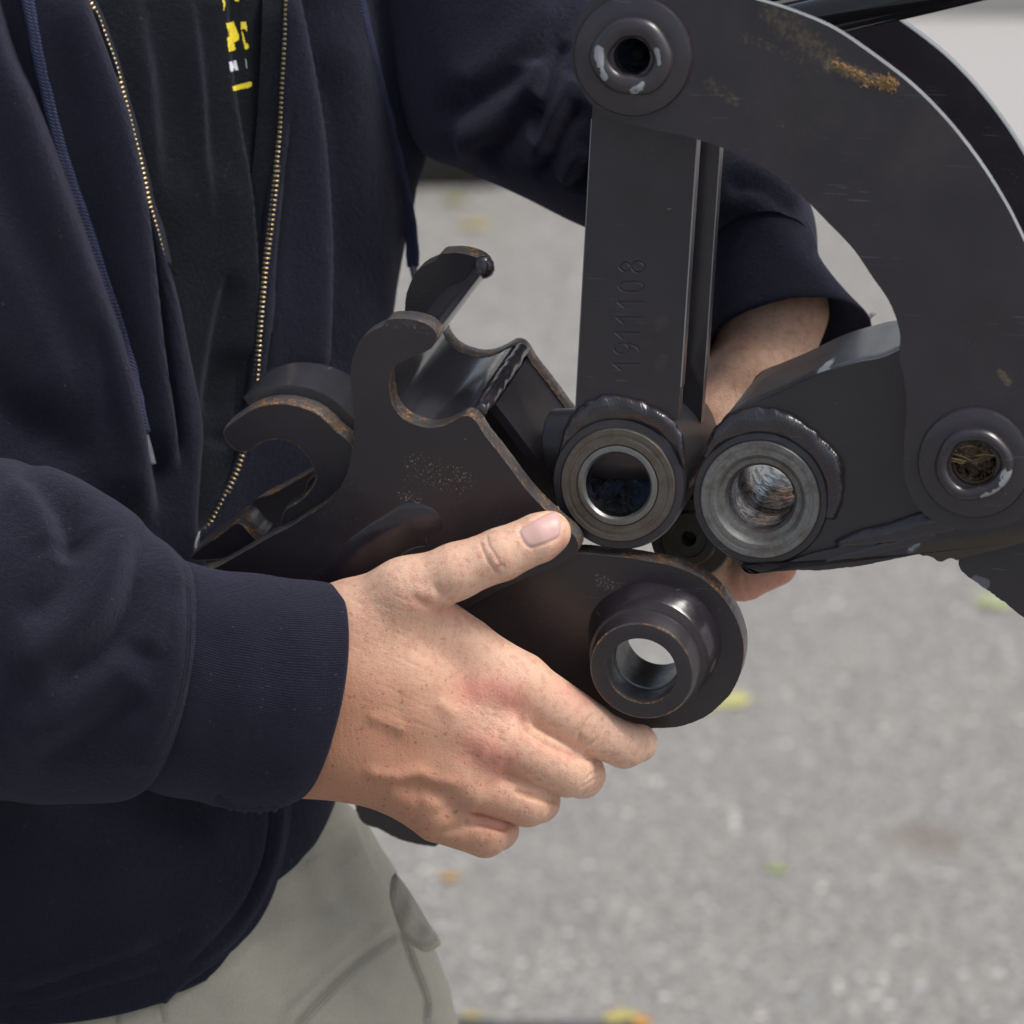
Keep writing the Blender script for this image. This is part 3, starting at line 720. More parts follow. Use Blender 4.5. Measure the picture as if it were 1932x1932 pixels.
# --- straight links
def link_bar(shift, lab):
    LQ = c2([(221, 380), (643, 380), (558, 1670), (150, 1670)] if shift == 0 else [(221, 380), (643, 380), (548, 1820), (140, 1820)]); off = .004 + shift
    nx, ny = (176, 540) if shift == 0 else (6, 12)
    s = np.linspace(0, 1, nx); t = np.linspace(0, 1, ny); S_, T_ = np.meshgrid(s, t); S_ = S_.ravel(); T_ = T_.ravel()
    Q = np.outer((1 - S_) * (1 - T_), LQ[0]) + np.outer(S_ * (1 - T_), LQ[1]) + np.outer(S_ * T_, LQ[2]) + np.outer((1 - S_) * T_, LQ[3])
    o_ = LP.o + AX * .004; n_ = np.array(AX)
    dr = fwd + np.outer((Q[:, 0] - 966) * K, rgt) + np.outer((966 - Q[:, 1]) * K, upv)
    k = (np.array(o_ - CAM) @ n_) / (dr @ n_); V = camv + dr * k[:, None]
    disp = np.zeros(len(V))
    if shift == 0:
        cx_ = lambda gx, gy, yc, k_: (lambda X, Y: c2([(X, Y)])[0])(300 + k_ * 4.6 + (1 - gy) * 100, yc - (gx - .5) * 52)
        D1 = [[(.2, .72), (.62, 1), (.62, 0)]]; 
        D9 = [[(.92, .62), (.75, .45), (.45, .42), (.2, .55), (.15, .78), (.35, .97), (.65, .99), (.88, .85), (.93, .6), (.85, .3), (.62, .08), (.35, .0)]]
        D0_ = [[(.5, 1), (.2, .85), (.12, .5), (.2, .15), (.5, 0), (.8, .15), (.88, .5), (.8, .85), (.5, 1)]]
        D8 = [[(.5, .54), (.22, .66), (.2, .85), (.5, 1), (.8, .85), (.78, .66), (.5, .54), (.15, .4), (.12, .15), (.5, 0), (.88, .15), (.85, .4), (.5, .54)]]
        for i, (D, yc) in enumerate(zip((D1, D9, D1, D1, D1, D0_, D8), (1452, 1387, 1328, 1268, 1206, 1138, 1060))):
            for pl_ in D:
                P = np.array([cx_(a_, b_, yc, i * .9) for a_, b_ in pl_])
                if len(P) > 4: P = spline(P, 3)
                sd, _ = seg_dist(Q, P); sd = np.abs(sd)
                if D is not D1 or True: disp = np.minimum(disp, -np.exp(-(sd / 1.5) ** 2)) + .28 * np.exp(-((sd - 3.4) / 1.2) ** 2)
        V = V - np.outer(disp * .00042, n_)
    else: V = V + n_ * shift
    F = grid_faces(ny, nx); mi = np.zeros(len(F), int)
    # sides: skirt pushed back along the axis
    ring = list(range(nx)) + [nx - 1 + nx * j for j in range(1, ny)] + [nx * (ny - 1) + i for i in range(nx - 2, -1, -1)] + [nx * j for j in range(ny - 2, 0, -1)]
    cen = V.mean(0); RV = V[ring]; k0 = len(V); m_ = len(ring)
    out = RV - cen; out -= np.outer(out @ n_, n_)
    sgn = np.zeros_like(RV); xdir = V[nx - 1] - V[0]; xdir /= np.linalg.norm(xdir)
    e = (out @ xdir); side = np.sign(e) * (np.abs(e) > .4 * np.linalg.norm(V[nx - 1] - V[0]))
    V2 = RV + np.outer(side * .0005, xdir) + n_ * .0004; V3 = V2 + n_ * .008
    V = np.vstack([V, V2, V3])
    F2 = [[ring[i], k0 + i, k0 + (i + 1) % m_, ring[(i + 1) % m_]] for i in range(m_)] + [[k0 + i, k0 + m_ + i, k0 + m_ + (i + 1) % m_, k0 + (i + 1) % m_] for i in range(m_)]
    F = np.vstack([F, np.array(F2)]); mi = np.r_[mi, np.ones(m_, int) * 2, np.ones(m_, int)]
    lk = link('straight_bar', mesh('straight_bar', V, F, mi), [M['bar'], M['steel'], M['sky_lit_edge']], arm, smooth=40); lk['label'] = lab
M['bar'] = steel('link_bar_paint', marks=[(LP.at(*c2([(485, 1290)])[0], .004), LP.at(*c2([(500, 1270)])[0], .004), .006, mud, 260, .35, .9, .12),
    (LP.at(*c2([(490, 1440)])[0], .004), LP.at(*c2([(505, 1430)])[0], .004), .006, mud, 260, .35, .9, .10)], specks=.25, wav=.05)
link_bar(0, 'front bar stamped 1911108'); link_bar(.066, 'rear bar behind the stamped one')
# rear tube joining the bars' lower ends
bc = LP.at(1165, 916)
M['dull'] = steel('dull_tube_paint', base=(.015, .017, .021), rough=.5)
def bush(c, R0, R1, Rr, Rb, mring, minner, mbore, L, lab, seed, inner=0.0, mb2=None):
    def lump(t, th): return .00003 * math.sin(9 * th + seed) if t < .004 else 0
    B = lathe('bushing', c, AX, [(L, R0 * .96, 5), (.0125, R0 * 1.0, 0), (.012, R0 * 1.012, 0), (.004, R0 * 1.012, 0), (.0022, R0 * .985, 0), (.0018, R1 * 1.02, 0), (.0005, R1 * 1.0, 1), (0, R1 * .98, 1), (0, R1 * .90, 1), (.00025, R1 * .895, 1), (.0002, R1 * .84, 1), (0, R1 * .835, 1), (0, Rr + .0006, 1), (.0003, Rr + .0003, 1), (.0005, Rr, 1)] +
        ([(-.0004, Rr - .0001, 2), (-.0006, Rr - .0006, 2), (-.0006, Rb + .001, 2), (.0006, Rb, 3)] if not inner else [(inner, Rr - .0015, 1), (inner + .0005, Rb + .0015, 1), (inner + .003, Rb, 3)]) + [(.013, Rb, 4), (.030, Rb, 3), (.034, Rb, 3), (.036, Rb * 1.05, 3), (.047, Rb * 1.05, 4), (.049, Rb, 4), (L, Rb, 4)], [M['collar'], mring, minner, mbore, mb2 or mbore, M['dull']], arm, n=128, smooth=32, lump=lump)
    B['label'] = lab; return B
bush(bc, 127 * U, 110 * U, 77 * U, 62 * U, M['rustring'], M['bare'], M['grease'], .100, 'left bushing with bright inner ring and dark greasy bore', 1)
c2b = LP.at(*c4([(934, 728)])[0])
bush(c2b, 128 * U, 113 * U, 84 * U, 62 * U, M['greyring'], M['rustring'], M['grease'], .108, 'right bushing with grey ring and shiny greasy bore', 2, inner=.003, mb2=M['greasy'])
def smear(c, Rb, t0, t1, amp, a0, a1, seed, m):
    # uneven film of grease standing proud of the bore wall
    a, b = frame(AX); rg = np.random.default_rng(seed); nt_, na = 60, 180
    T_2, A_2 = np.meshgrid(np.linspace(t0, t1, nt_), np.linspace(0, 2 * math.pi, na, endpoint=False), indexing='ij')
    h = np.zeros_like(T_2)
    for q in range(26):
        f = rg.uniform(1, 13); g = rg.uniform(150, 1500); h += np.sin(np.round(f) * A_2 + rg.uniform(0, 6.28) + g * T_2 + 1.5 * np.sin(3 * A_2 + q)) * rg.uniform(.3, 1) / (f ** .4)
    h = np.clip(h / 4 + .35, 0, 1.4); wa = np.clip(.5 + .9 * np.cos(A_2 - math.radians((a0 + a1) / 2)), 0, 1)
    e = np.sin(math.pi * (T_2 - t0) / (t1 - t0)) ** .5
    R = Rb + .0001 - amp * h * wa * e
    V = np.array(c) + T_2[..., None] * np.array(AX) + (R * np.cos(A_2))[..., None] * np.array(a) + (R * np.sin(A_2))[..., None] * np.array(b)
    link('grease_film', mesh('grease_film', V.reshape(-1, 3), grid_faces(nt_, na, True)), m, arm, smooth=180)
smear(bc, 62 * U, .006, .030, .0030, -60, 100, 5, M['grease'])
smear(c2b, 62 * U, .014, .034, .0026, -110, 200, 6, M['grease'])
def lumpy_disc(name, c, R, amp, seed, m, tilt=0.0, dens=1.0):
    a, b = frame(AX); rg = np.random.default_rng(seed); nr, na = 60, 150
    q, th = np.meshgrid(np.linspace(.001, 1, nr), np.linspace(0, 2 * math.pi, na, endpoint=False), indexing='ij')
    x = R * q * np.cos(th); y = R * q * np.sin(th); h = np.zeros_like(x)
    for k in range(34):
        f = rg.uniform(160, 2300) * dens; d_ = rg.uniform(-.5, .9); g = 1 + rg.uniform(0, 2)
        h += np.sin(f * (x * math.cos(d_) + y * math.sin(d_)) + 1.8 * np.sin(f * .4 * (y - x * .3) + k) + rg.uniform(0, 6.28)) / (f / 160) ** .55
    h = h / np.abs(h).max() * amp
    V = np.array(c) + x[..., None] * np.array(a) + y[..., None] * np.array(b) + (h + y * tilt)[..., None] * np.array(AX)
    link(name, mesh(name, V.reshape(-1, 3), grid_faces(nr, na, True)), m, arm, smooth=180)
lumpy_disc('grease_plug', bc + AX * .018, 62.5 * U, .0032, 8, M['grease'], .7)
# welds over the bushings
wp = lambda pts, off: [tuple(LP.at(x, y, off)) for x, y in pts]
def fillet(name, outer, inner, offo, offi, bulge, m, parent, pl, seed, rp=.0013, amp=.00007, na=260, nc=24, lk=1.0):
    # weld run lying in the corner between two parts; ripples bow along the run
    def rs(P, n):
        P = spline(P, 2.0); q = np.r_[0, np.cumsum(np.linalg.norm(np.diff(P, axis=0), axis=1))]; t = np.linspace(0, q[-1], n)
        return np.stack([np.interp(t, q, P[:, 0]), np.interp(t, q, P[:, 1])], 1), q[-1]
    O, Lo = rs(outer, na); I, _ = rs(inner, na); rg = np.random.default_rng(seed); ph = rg.uniform(0, 6.28, 6)
    V = []; s_ = np.linspace(0, 1, na); L = Lo * U
    wob = sum(np.sin(s_ * f + p_) for f, p_ in zip((7, 13, 23, 41, 67, 95), ph)) / 6
    for k in range(nc):
        c = k / (nc - 1); Q = O * (1 - c) + I * c + (O - I) * (.10 * lk * wob)[:, None] * (1 - c)
        end = np.clip(np.minimum(s_, 1 - s_) / .10, 0, 1) ** .5
        prof = math.sin(math.pi * c ** .8) ** .7
        rip = np.sin((s_ * L - .0018 * math.sin(math.pi * c)) / rp * 2 * math.pi + 9 * wob) * amp * prof
        lum = lk * .00055 * (np.sin(s_ * 19 + ph[0] + 2.2 * c) + np.sin(s_ * 37 + ph[1] - 3 * c) * .6) * prof
        off = offo * (1 - c) + offi * c
        for a_ in range(na): V.append(tuple(pl.at(Q[a_, 0], Q[a_, 1], off - (bulge * prof + rip[a_] + lum[a_]) * end[a_] + .0012 * (1 - end[a_]))))
    return link(name, mesh(name, V, grid_faces(nc, na)), m, parent, smooth=180)
def arc_to(outer, c, rr):
    out = []
    for x, y in outer:
        d = math.hypot(x - c[0], y - c[1]); out.append((c[0] + (x - c[0]) / d * rr, c[1] + (y - c[1]) / d * rr))
    return out
o1 = [(172, 560), (186, 500), (205, 440), (240, 385), (300, 345), (380, 330), (470, 346), (545, 378), (602, 415), (640, 470), (655, 540), (662, 600)]
fillet('weld_run', c4(o1), c4(arc_to(o1, (402, 674), 250)), .0037, .0026, .0030, M['weld'], arm, LP, 3)
o2 = [(712, 560), (735, 500), (770, 450), (820, 410), (880, 385), (960, 374), (1040, 398), (1120, 446), (1190, 508), (1236, 560), (1258, 640), (1250, 730), (1222, 810)]
fillet('weld_run', c4(o2), c4(arc_to(o2, (934, 728), 250)), .0037, .0026, .0034, M['weld'], arm, LP, 5, rp=.0018)
# --- arm box: front side plate, top plate, bottom flange, rear side plate
side = c4([(760, 520), (790, 430), (830, 395), (900, 368), (1020, 318), (1160, 252), (1300, 210), (1455, 165)]) + [(1850, 560), (2150, 470)] + [(2150, 860), (1932, 925), (1800, 968)] + c4([(1560, 800), (1400, 845), (1240, 900), (1100, 962), (960, 990), (885, 992), (760, 880), (700, 780), (700, 640)])
M['armside'] = steel('arm_side_paint', wav=.3, specks=.35)
hc = [(c2b, 118 * U)]
fp = plate('side_plate', side, LP, .006, [M['armside'], M['armside'], M['armside']], arm, off=.004, bev=.0016, step=5, holes=hc); fp['label'] = 'front side plate of the arm'
rp_ = plate('side_plate', side, LP, .006, [M['steel'], M['steel'], M['steel']], arm, off=.004, shift=.09, bev=.001, step=8, holes=hc)
# top plate as a sheet running back along the axis with a rolled left edge
top = spline(c4([(752, 512), (775, 470), (815, 415), (870, 378), (900, 366), (1020, 316), (1160, 250), (1300, 208), (1455, 163)]) + [(1850, 558), (2150, 468)], 5)
K0 = np.array([LP.at(x, y, .0052) for x, y in top]); nb = 40; tt = np.linspace(0, .088, nb)
axn = np.array(AX); V = []
tg = np.gradient(K0, axis=0); tg /= np.linalg.norm(tg, axis=1)[:, None]; un = np.cross(axn, tg); un *= np.sign((un @ upv).mean())
for q in tt:
    rise = .0016 * math.sin(min(q / .008, 1) * 1.57) - .0008
    V.append(K0 + axn * q + un * rise)
V = np.vstack(V)
M['armtop'] = steel('sky_lit_arm_top_paint', rough=.40, wav=.35, specks=.2, base=(.040, .042, .048), marks=[  # lighter, bluer base: skylight on the upward face put into the colour
    (LP.at(*c4([(1165, 240)])[0], .004) , LP.at(*c4([(1225, 110)])[0], .05), .0045, (.30, .32, .34), 420, .15, .4, .8),
    (LP.at(*c4([(1385, 60)])[0], .07), LP.at(*c4([(1420, 75)])[0], .06), .003, (.35, .37, .4), 600, .3, .45, .8),
    (LP.at(*c4([(880, 290)])[0], .06), LP.at(*c4([(960, 230)])[0], .07), .010, (.10, .085, .065), 300, .45, .65, .5)])
link('top_plate', mesh('top_plate', V, grid_faces(nb, len(K0))), M['armtop'], arm, smooth=50)
flange = [(1425, 1083)] + c4([(1100, 940), (1240, 905), (1400, 862), (1560, 815)]) + [(1800, 980), (2150, 880), (2150, 965)] + b5([(1932, 1010), (1700, 1075), (1420, 1140), (1340, 1165), (1300, 1180), (1270, 1165), (1220, 1165), (1160, 1190), (1110, 1185), (1080, 1160), (1030, 1140), (980, 1140), (950, 1118), (850, 1140), (700, 1170), (400, 1230), (200, 1255), (0, 1275)]) + c4([(1100, 992), (1000, 997), (905, 1003), (865, 978)])
M['flange'] = steel('flange_paint', rough=.40, wav=.3, specks=.3, marks=[
    (LP.at(*b5([(850, 1100)])[0], -.001), LP.at(*b5([(930, 1040)])[0], -.001), .003, (.28, .31, .33), 600, .1, .25, .8),
    (LP.at(*b5([(1000, 1120)])[0], -.001), LP.at(*b5([(1900, 1000)])[0], -.001), .008, (.05, .035, .018), 260, .2, .5, .8),
    (LP.at(1450, 1079, -.001), LP.at(1440, 1079, -.001), .003, (.28, .30, .32), 700, .35, .5, .7)])
plate('bottom_flange', flange, LP, .085, [M['flange'], M['flange'], M['flange']], arm, off=.0012, bev=.0012, jit=.35, step=4)
fillet('weld_run', b5([(130, 990), (300, 915), (450, 868), (620, 835), (780, 780), (900, 735), (1100, 700), (1300, 700)]), b5([(180, 1060), (300, 1050), (450, 1035), (620, 1015), (780, 990), (900, 965), (1100, 930), (1300, 900)]), .0037, .0006, .0026, M['weld'], arm, LP, 9, rp=.003, amp=.00002, lk=.25)
sweep('weld_bead', wp(b5([(20, 1195), (250, 1140), (420, 1105), (560, 1065), (720, 1030), (900, 980), (1120, 935)]), .0022), [.0015, .0020, .0026, .0028, .0026, .002], M['weld'], arm, flat=.6, nrm=-np.array(AX), ripple=.05, rp=.0016, lump=.04, seed=10, n=20)
# leg plate running down to the right
legp = b5([(1310, 1180), (1310, 1180), (1315, 1220), (1350, 1290), (1480, 1390), (1640, 1500), (1800, 1620), (1932, 1725)]) + [(2060, 1250), (2060, 1250), (2060, 930), (1900, 990)]
M['legp'] = steel('leg_plate_paint', marks=[(LP.at(*b5([(1480, 1370)])[0], .012), LP.at(*b5([(1560, 1400)])[0], .012), .003, (.16, .17, .18), 500, .1, .3, .7)])
plate('leg_plate', legp, LP, .02, [M['legp'], M['edge'], M['legp']], arm, off=.012, jit=.5)
# dark spacer left of the lower pin and inner block behind the bushings
lathe('pin_shaft', LP.at(*p2, 0.0), AX, [(.002, .028, 0), (.09, .028, 0)], [M['steel']], arm)
lathe('pin_shaft', LP.at(*p1, 0.0), AX, [(.004, .020, 0), (.12, .020, 0)], [M['steel']], arm)
# round bolt end seen between the two bushings
bx = b4([(1010, 945)])[0]; be = LP.at(bx[0], bx[1], .05)
M['oldgrey'] = machined('old_grey_casting', (.055, .052, .045), (.10, .092, .078), .7, .1, 500, .6)
lathe('bolt_head', be, AX, [(.03, .0125, 0), (.001, .0125, 0), (0, .0118, 0), (0, .0085, 0), (.0008, .0080, 0), (.0008, .0036, 0), (.002, .0034, 0), (.012, .003, 0), (.012, .0001, 0)], [M['oldgrey']], arm, n=48)
lathe('bolt_boss', be + AX * .002 + fa * .001, AX, [(.03, .0185, 0), (.001, .0185, 0), (0, .0178, 0), (0, .012, 0)], [M['oldgrey']], arm, n=48)
# hydraulic hose running off the top edge
h0 = LP.at(1530, 38, .045); h1 = LP.at(1790, -22, .045)
d_ = (h1 - h0)
sweep('hydraulic_hose', [tuple(h0 - d_ * 1.2), tuple(h0), tuple(h1), tuple(h0 + d_ * 3)], .0085, M['black_rod'], arm, n=32, taper=False, step=.004)
M['chrome'] = simple('bright_rod', (.35, .37, .40), .15, 1.0)
h0 = LP.at(1400, 2, .075); h1 = LP.at(1640, -50, .075); d_ = h1 - h0
sweep('hydraulic_rod', [tuple(h0 - d_ * 1.2), tuple(h0), tuple(h1), tuple(h0 + d_ * 3)], .008, M['chrome'], arm, n=32, taper=False, step=.004)

# ------------------------------------------------------------ quick coupler in the hands
CX = axis_from(104, -169)
CP = Plane(900, 900, 0, CX)
cp = thing('quick_coupler', CP.at(900, 1000), 'dark steel quick coupler with hooked jaws and rusty edges held in both hands', 'coupler')
cpt = lambda x, y: CP.at(x, y, 0)
M['cpaint'] = steel('coupler_paint', base=(.0210, .0168, .0215), rough=.42, specks=1.0, wav=.22, marks=[
    (CP.at(*c3([(1120, 1130)])[0]), CP.at(*c3([(1330, 1180)])[0]), .024, (.30, .26, .18), 1100, .73, .79, .9),
    (CP.at(*c3([(1060, 1250)])[0]), CP.at(*c3([(1120, 1270)])[0]), .010, (.30, .25, .17), 1100, .71, .77, .9),
    (CP.at(*c4([(330, 1030)])[0], .012), CP.at(*c4([(430, 1080)])[0], .012), .010, (.24, .23, .19), 1200, .70, .76, .8),
    (CP.at(*c3([(930, 700)])[0]), CP.at(*c3([(1100, 560)])[0]), .012, (.07, .045, .022), 700, .66, .80, .35),
    (CP.at(*c3([(1020, 440)])[0]), CP.at(*c3([(1180, 470)])[0]), .008, (.10, .09, .07), 400, .55, .8, .4)])
HOOK = c3([(962, 450), (985, 422), (1060, 416), (1130, 428), (1185, 453), (1214, 490), (1205, 532), (1180, 563), (1130, 585), (1075, 605), (1025, 632), (1000, 668), (990, 715), (994, 770), (1005, 820), (1030, 863), (1062, 892), (1110, 915), (1170, 930), (1220, 928), (1270, 911), (1310, 890), (1342, 875), (1378, 880), (1408, 912), (1440, 965), (1500, 1040), (1560, 1120), (1620, 1200), (1680, 1270), (1720, 1310), (1790, 1375), (1862, 1440)])
MAIN = HOOK + [(1092, 1036), (1080, 1052), (1072, 1056), (950, 1110), (862, 1160), (760, 1250), (600, 1240), (480, 1190), (330, 1150), (330, 1150)] + \
    c3([(60, 1640), (170, 1592), (300, 1520), (370, 1480), (440, 1440), (520, 1400), (590, 1355), (660, 1310), (720, 1260), (760, 1210), (790, 1150), (808, 1080), (820, 1000), (826, 870), (816, 780), (808, 700), (815, 620), (840, 550), (862, 510), (900, 480), (930, 465)])
T_ = .010
mp_ = plate('main_plate', MAIN, CP, T_, [M['cpaint'], M['edge'], M['edge_rust']], cp, bev=.0009, jit=.22, step=3); mp_['label'] = 'front hooked plate with orange rust along its edges'
LC = .088
rp2 = plate('main_plate', MAIN, CP, T_, [M['cpaint'], M['edge'], M['edge_rust']], cp, shift=LC, bev=.0012, jit=.25, step=3); rp2['label'] = 'rear hooked plate'
# lower lug with the boss
LUG = c4([(60, 950), (240, 930), (330, 936), (430, 945), (520, 960), (600, 975), (680, 1005), (730, 1035), (790, 1090), (840, 1165), (868, 1240), (874, 1300), (862, 1380), (830, 1450), (790, 1495), (730, 1545), (640, 1580), (560, 1588), (495, 1586)]) + c5([(1640, 1124), (1490, 1042), (1368, 944), (1228, 858), (1108, 782), (990, 702), (890, 640), (760, 540), (500, 500), (300, 600), (300, 500)])
LOFF = .012
# rear lower strap just showing under the wrist
strap = c5([(360, 1560), (460, 1620), (560, 1670), (680, 1698), (740, 1690), (760, 1600), (700, 1200), (700, 800), (300, 800), (320, 1300)])
plate('rear_strap', strap, CP, .012, [M['cpaint'], M['edge'], M['edge_rust']], cp, off=.062, bev=.001, jit=.3)
# boss
bq = b8([(735, 775)])[0]
nb_ = b8([(740, 778)])[0]; BO = -.016
bcn = CP.at(nb_[0], nb_[1], BO)
Rb = 101 * U
lug = plate('lower_plate', LUG, CP, T_, [M['cpaint'], M['edge'], M['edge_rust']], cp, off=LOFF, bev=.0011, jit=.25, step=3, holes=[(bcn, Rb * 1.0)]); lug['label'] = 'rounded lower plate carrying the round boss'
M['bossin'] = machined('flaky_bore_steel', (.06, .065, .07), (.17, .18, .19), .35, .5, 350, .5)
boss = lathe('boss', bcn, CX, [(.0295, Rb * 1.13, 0), (.0105, Rb * 1.10, 0), (.010, Rb * 1.045, 0), (.0012, Rb * 1.0, 0), (.0004, Rb * .985, 2), (0, Rb * .955, 0), (0, 68 * U, 2), (.0010, 66 * U, 1), (.013, 65 * U, 1), (.0135, 62 * U, 1), (.022, 62 * U, 1), (.0223, 64 * U, 1), (.038, 64 * U, 1)], [M['cpaint'], M['bossin'], M['edge_rust']], cp, n=128)
def ringpts(c, ax, r, a0, a1, n, off):
    a, b = frame(ax); return [tuple(c + ax * off + a * r * math.cos(t) + b * r * math.sin(t)) for t in np.linspace(a0, a1, n)]
def blump(t, th): return .0005 * math.sin(2 * th + 1) + .0005 * math.sin(3 * th) + .00025 * math.sin(7 * th + t * 300) + .0012 * max(0, math.cos(th - 1.9)) * (t > .016)
lathe('boss_weld', bcn, CX, [(.0300, 128 * U, 0), (.0283, 127.5 * U, 0), (.0268, 126 * U, 0), (.0248, 123 * U, 0), (.0226, 119 * U, 0), (.0205, 115 * U, 0), (.0186, 111.5 * U, 0), (.017, 108.5 * U, 0), (.0155, 106 * U, 0), (.014, 102 * U, 0)], [M['weld']], cp, n=160, lump=blump, smooth=180)
# find which frame angle is "up" on the image for the wart on the right side
sweep('weld_wart', [tuple(CP.at(x, y, LOFF - .0015)) for x, y in b8([(1365, 500), (1380, 560), (1375, 640), (1350, 720), (1290, 800)])], [.0022, .0036, .0042, .0040, .0022], M['weld'], cp, nrm=-np.array(CX), n=20, seed=11)
# jaw trough between the plates
tr_pts = spline(c3([(1196, 462), (1212, 492), (1205, 532), (1180, 563), (1130, 585), (1075, 605), (1025, 632), (1000, 668), (990, 715), (994, 770), (1005, 820), (1030, 863), (1062, 892), (1110, 915), (1170, 930), (1220, 928), (1270, 911), (1310, 890), (1342, 875)]), 3)
def extr(name, pts, d0, d1, th, m, inset=0.0, parent=cp, n=14, side_=1, off0=0.0):
    ax = np.array(CX); A = np.array([CP.at(x, y, off0) for x, y in pts]) - ax * off0
    tg = np.gradient(A, axis=0); tg /= np.linalg.norm(tg, axis=1)[:, None] + 1e-9; nr = np.cross(tg, ax) * side_
    A = A + nr * inset; q = np.linspace(d0, d1, n); m_ = len(A)
    V = np.vstack([A + ax * t for t in q] + [A + nr * th + ax * t for t in q]); F = grid_faces(n, m_); F2 = F[:, ::-1] + n * m_
    b_ = n * m_; E = []
    for i in range(m_ - 1):
        E += [[i + 1, i, b_ + i, b_ + i + 1], [(n - 1) * m_ + i, (n - 1) * m_ + i + 1, b_ + (n - 1) * m_ + i + 1, b_ + (n - 1) * m_ + i]]
    for j in range(n - 1):
        E += [[j * m_, (j + 1) * m_, b_ + (j + 1) * m_, b_ + j * m_], [(j + 1) * m_ + m_ - 1, j * m_ + m_ - 1, b_ + j * m_ + m_ - 1, b_ + (j + 1) * m_ + m_ - 1]]
    return link(name, mesh(name, V, np.vstack([F, F2, np.array(E)])), m, parent, smooth=50)
M['trough'] = steel('jaw_paint', base=(.034, .034, .040), rough=.18, wav=.15, specks=.5)
tg_ = extr('jaw_trough', tr_pts, T_ * .9, LC + .001, .0035, M['trough'], inset=.0002, side_=-1)
M['trough'].node_tree.nodes['Principled BSDF'].inputs['Coat Weight'].default_value = .8
M['weld'].node_tree.nodes['Principled BSDF'].inputs['Coat Weight'].default_value = .45
# weld along the trough lip
lip0 = CP.at(*c3([(1392, 893)])[0], 0) + CX * T_; lip1 = lip0 + CX * (LC - T_)
sweep('lip_weld', [tuple(lip0 + (lip1 - lip0) * t) for t in np.linspace(0, 1, 8)], [.0030, .0033, .0031, .0034, .0032, .0030], M['weld'], cp, ripple=.03, rp=.003, lump=.05, seed=12, taper=False)
tip = [CP.at(x, y, 0) + CX * (LC - .001) for x, y in c3([(1150, 452), (1185, 470), (1200, 500), (1188, 540)])]
sweep('tip_weld', [tuple(q) for q in tip], [.004, .0055, .0055, .004], M['weld'], cp, lump=.1, seed=15)
# web plate inside, below the lip
webq = c3([(1300, 905), (1425, 915), (1500, 1040), (1620, 1200), (1720, 1310)])
extr('web_plate', spline(c3([(1380, 960), (1480, 1090), (1600, 1245), (1720, 1360)]), 8), .03, LC, .004, M['steel'])
extr('web_plate', spline(c3([(860, 900), (850, 1100), (700, 1300), (400, 1470)]), 8), T_, LC, .004, M['steel'])
# left lower jaw: front hook, saddle, rear hook
LH = c3([(830, 1030), (795, 985), (745, 945), (700, 898), (640, 853), (565, 824), (490, 812), (420, 815), (350, 835), (290, 870), (240, 905), (212, 932), (206, 965), (230, 1010), (265, 1040), (300, 1048), (340, 1038), (390, 1005), (440, 990), (490, 992), (540, 1010), (580, 1045), (612, 1085), (636, 1130), (641, 1165), (622, 1210), (587, 1253), (545, 1285), (502, 1310), (482, 1350), (480, 1400), (520, 1450), (700, 1400), (880, 1300), (900, 1150)])
plate('jaw_hook', LH, CP, .011, [M['cpaint'], M['edge'], M['edge_rust']], cp, off=.0115, bev=.0009, jit=.25, step=3)
plate('jaw_hook', LH, CP, .011, [M['cpaint'], M['edge'], M['edge_rust']], cp, off=.0115, shift=.036, bev=.0012, jit=.25, step=3)
SD = spline(c3([(835, 1045), (795, 990), (745, 950), (700, 904), (640, 859), (565, 830), (490, 818), (420, 821), (352, 841), (300, 870)]), 3)
extr('jaw_saddle', SD, .0215, .050, .005, M['trough'], inset=.0, side_=-1, off0=.0115)
extr('jaw_saddle', SD, .0215, .050, .005, M['trough'], inset=.0, side_=1, off0=.0115)
IN = spline(c3([(300, 1044), (340, 1036), (390, 1003), (440, 988), (490, 990), (540, 1008), (580, 1043), (612, 1083), (636, 1128), (641, 1165), (622, 1210), (587, 1253), (545, 1285)]), 3)
extr('jaw_saddle', IN, .0215, .050, .004, M['steel'], inset=.0005, off0=.0115)
sweep('saddle_weld', [tuple(CP.at(x, y, .0115) + CX * .031) for x, y in c3([(830, 1040), (795, 985), (745, 945), (700, 898), (640, 853), (565, 824), (490, 812), (420, 815), (350, 835)])], [.0025, .0036, .004, .0036, .003], M['weld'], cp, lump=.05, seed=17)
# long weld seam on the main plate with a fat end
sweep('weld_seam', [tuple(CP.at(x, y, .0010)) for x, y in [(845, 1000), (800, 985), (740, 1010), (690, 1045), (640, 1080), (590, 1115), (540, 1150)]], [.0050, .0115, .0110, .0095, .0082, .008, .008], M['weld'], cp, flat=.26, nrm=-np.array(CX), ripple=.02, rp=.002, lump=.05, seed=19, n=40)
# stub of the cross tube left of the left bushing
lathe('cross_tube', W1(1046, 838, 150), (RGT * .93 - FWD * .36).normalized(), [(.004, .009, 0), (0, .0095, 0), (0, .0152, 0), (.0006, .0157, 0), (.05, .0157, 0)], [M['collar']], arm, n=64)
# small scarred block low on the left of the coupler
plate('stop_block', c3([(60, 1560), (90, 1500), (180, 1440), (260, 1380), (300, 1385), (350, 1440), (390, 1480), (300, 1540)]), CP, .02, [M['cpaint'], M['edge'], M['edge_rust']], cp, off=.02, bev=.002)
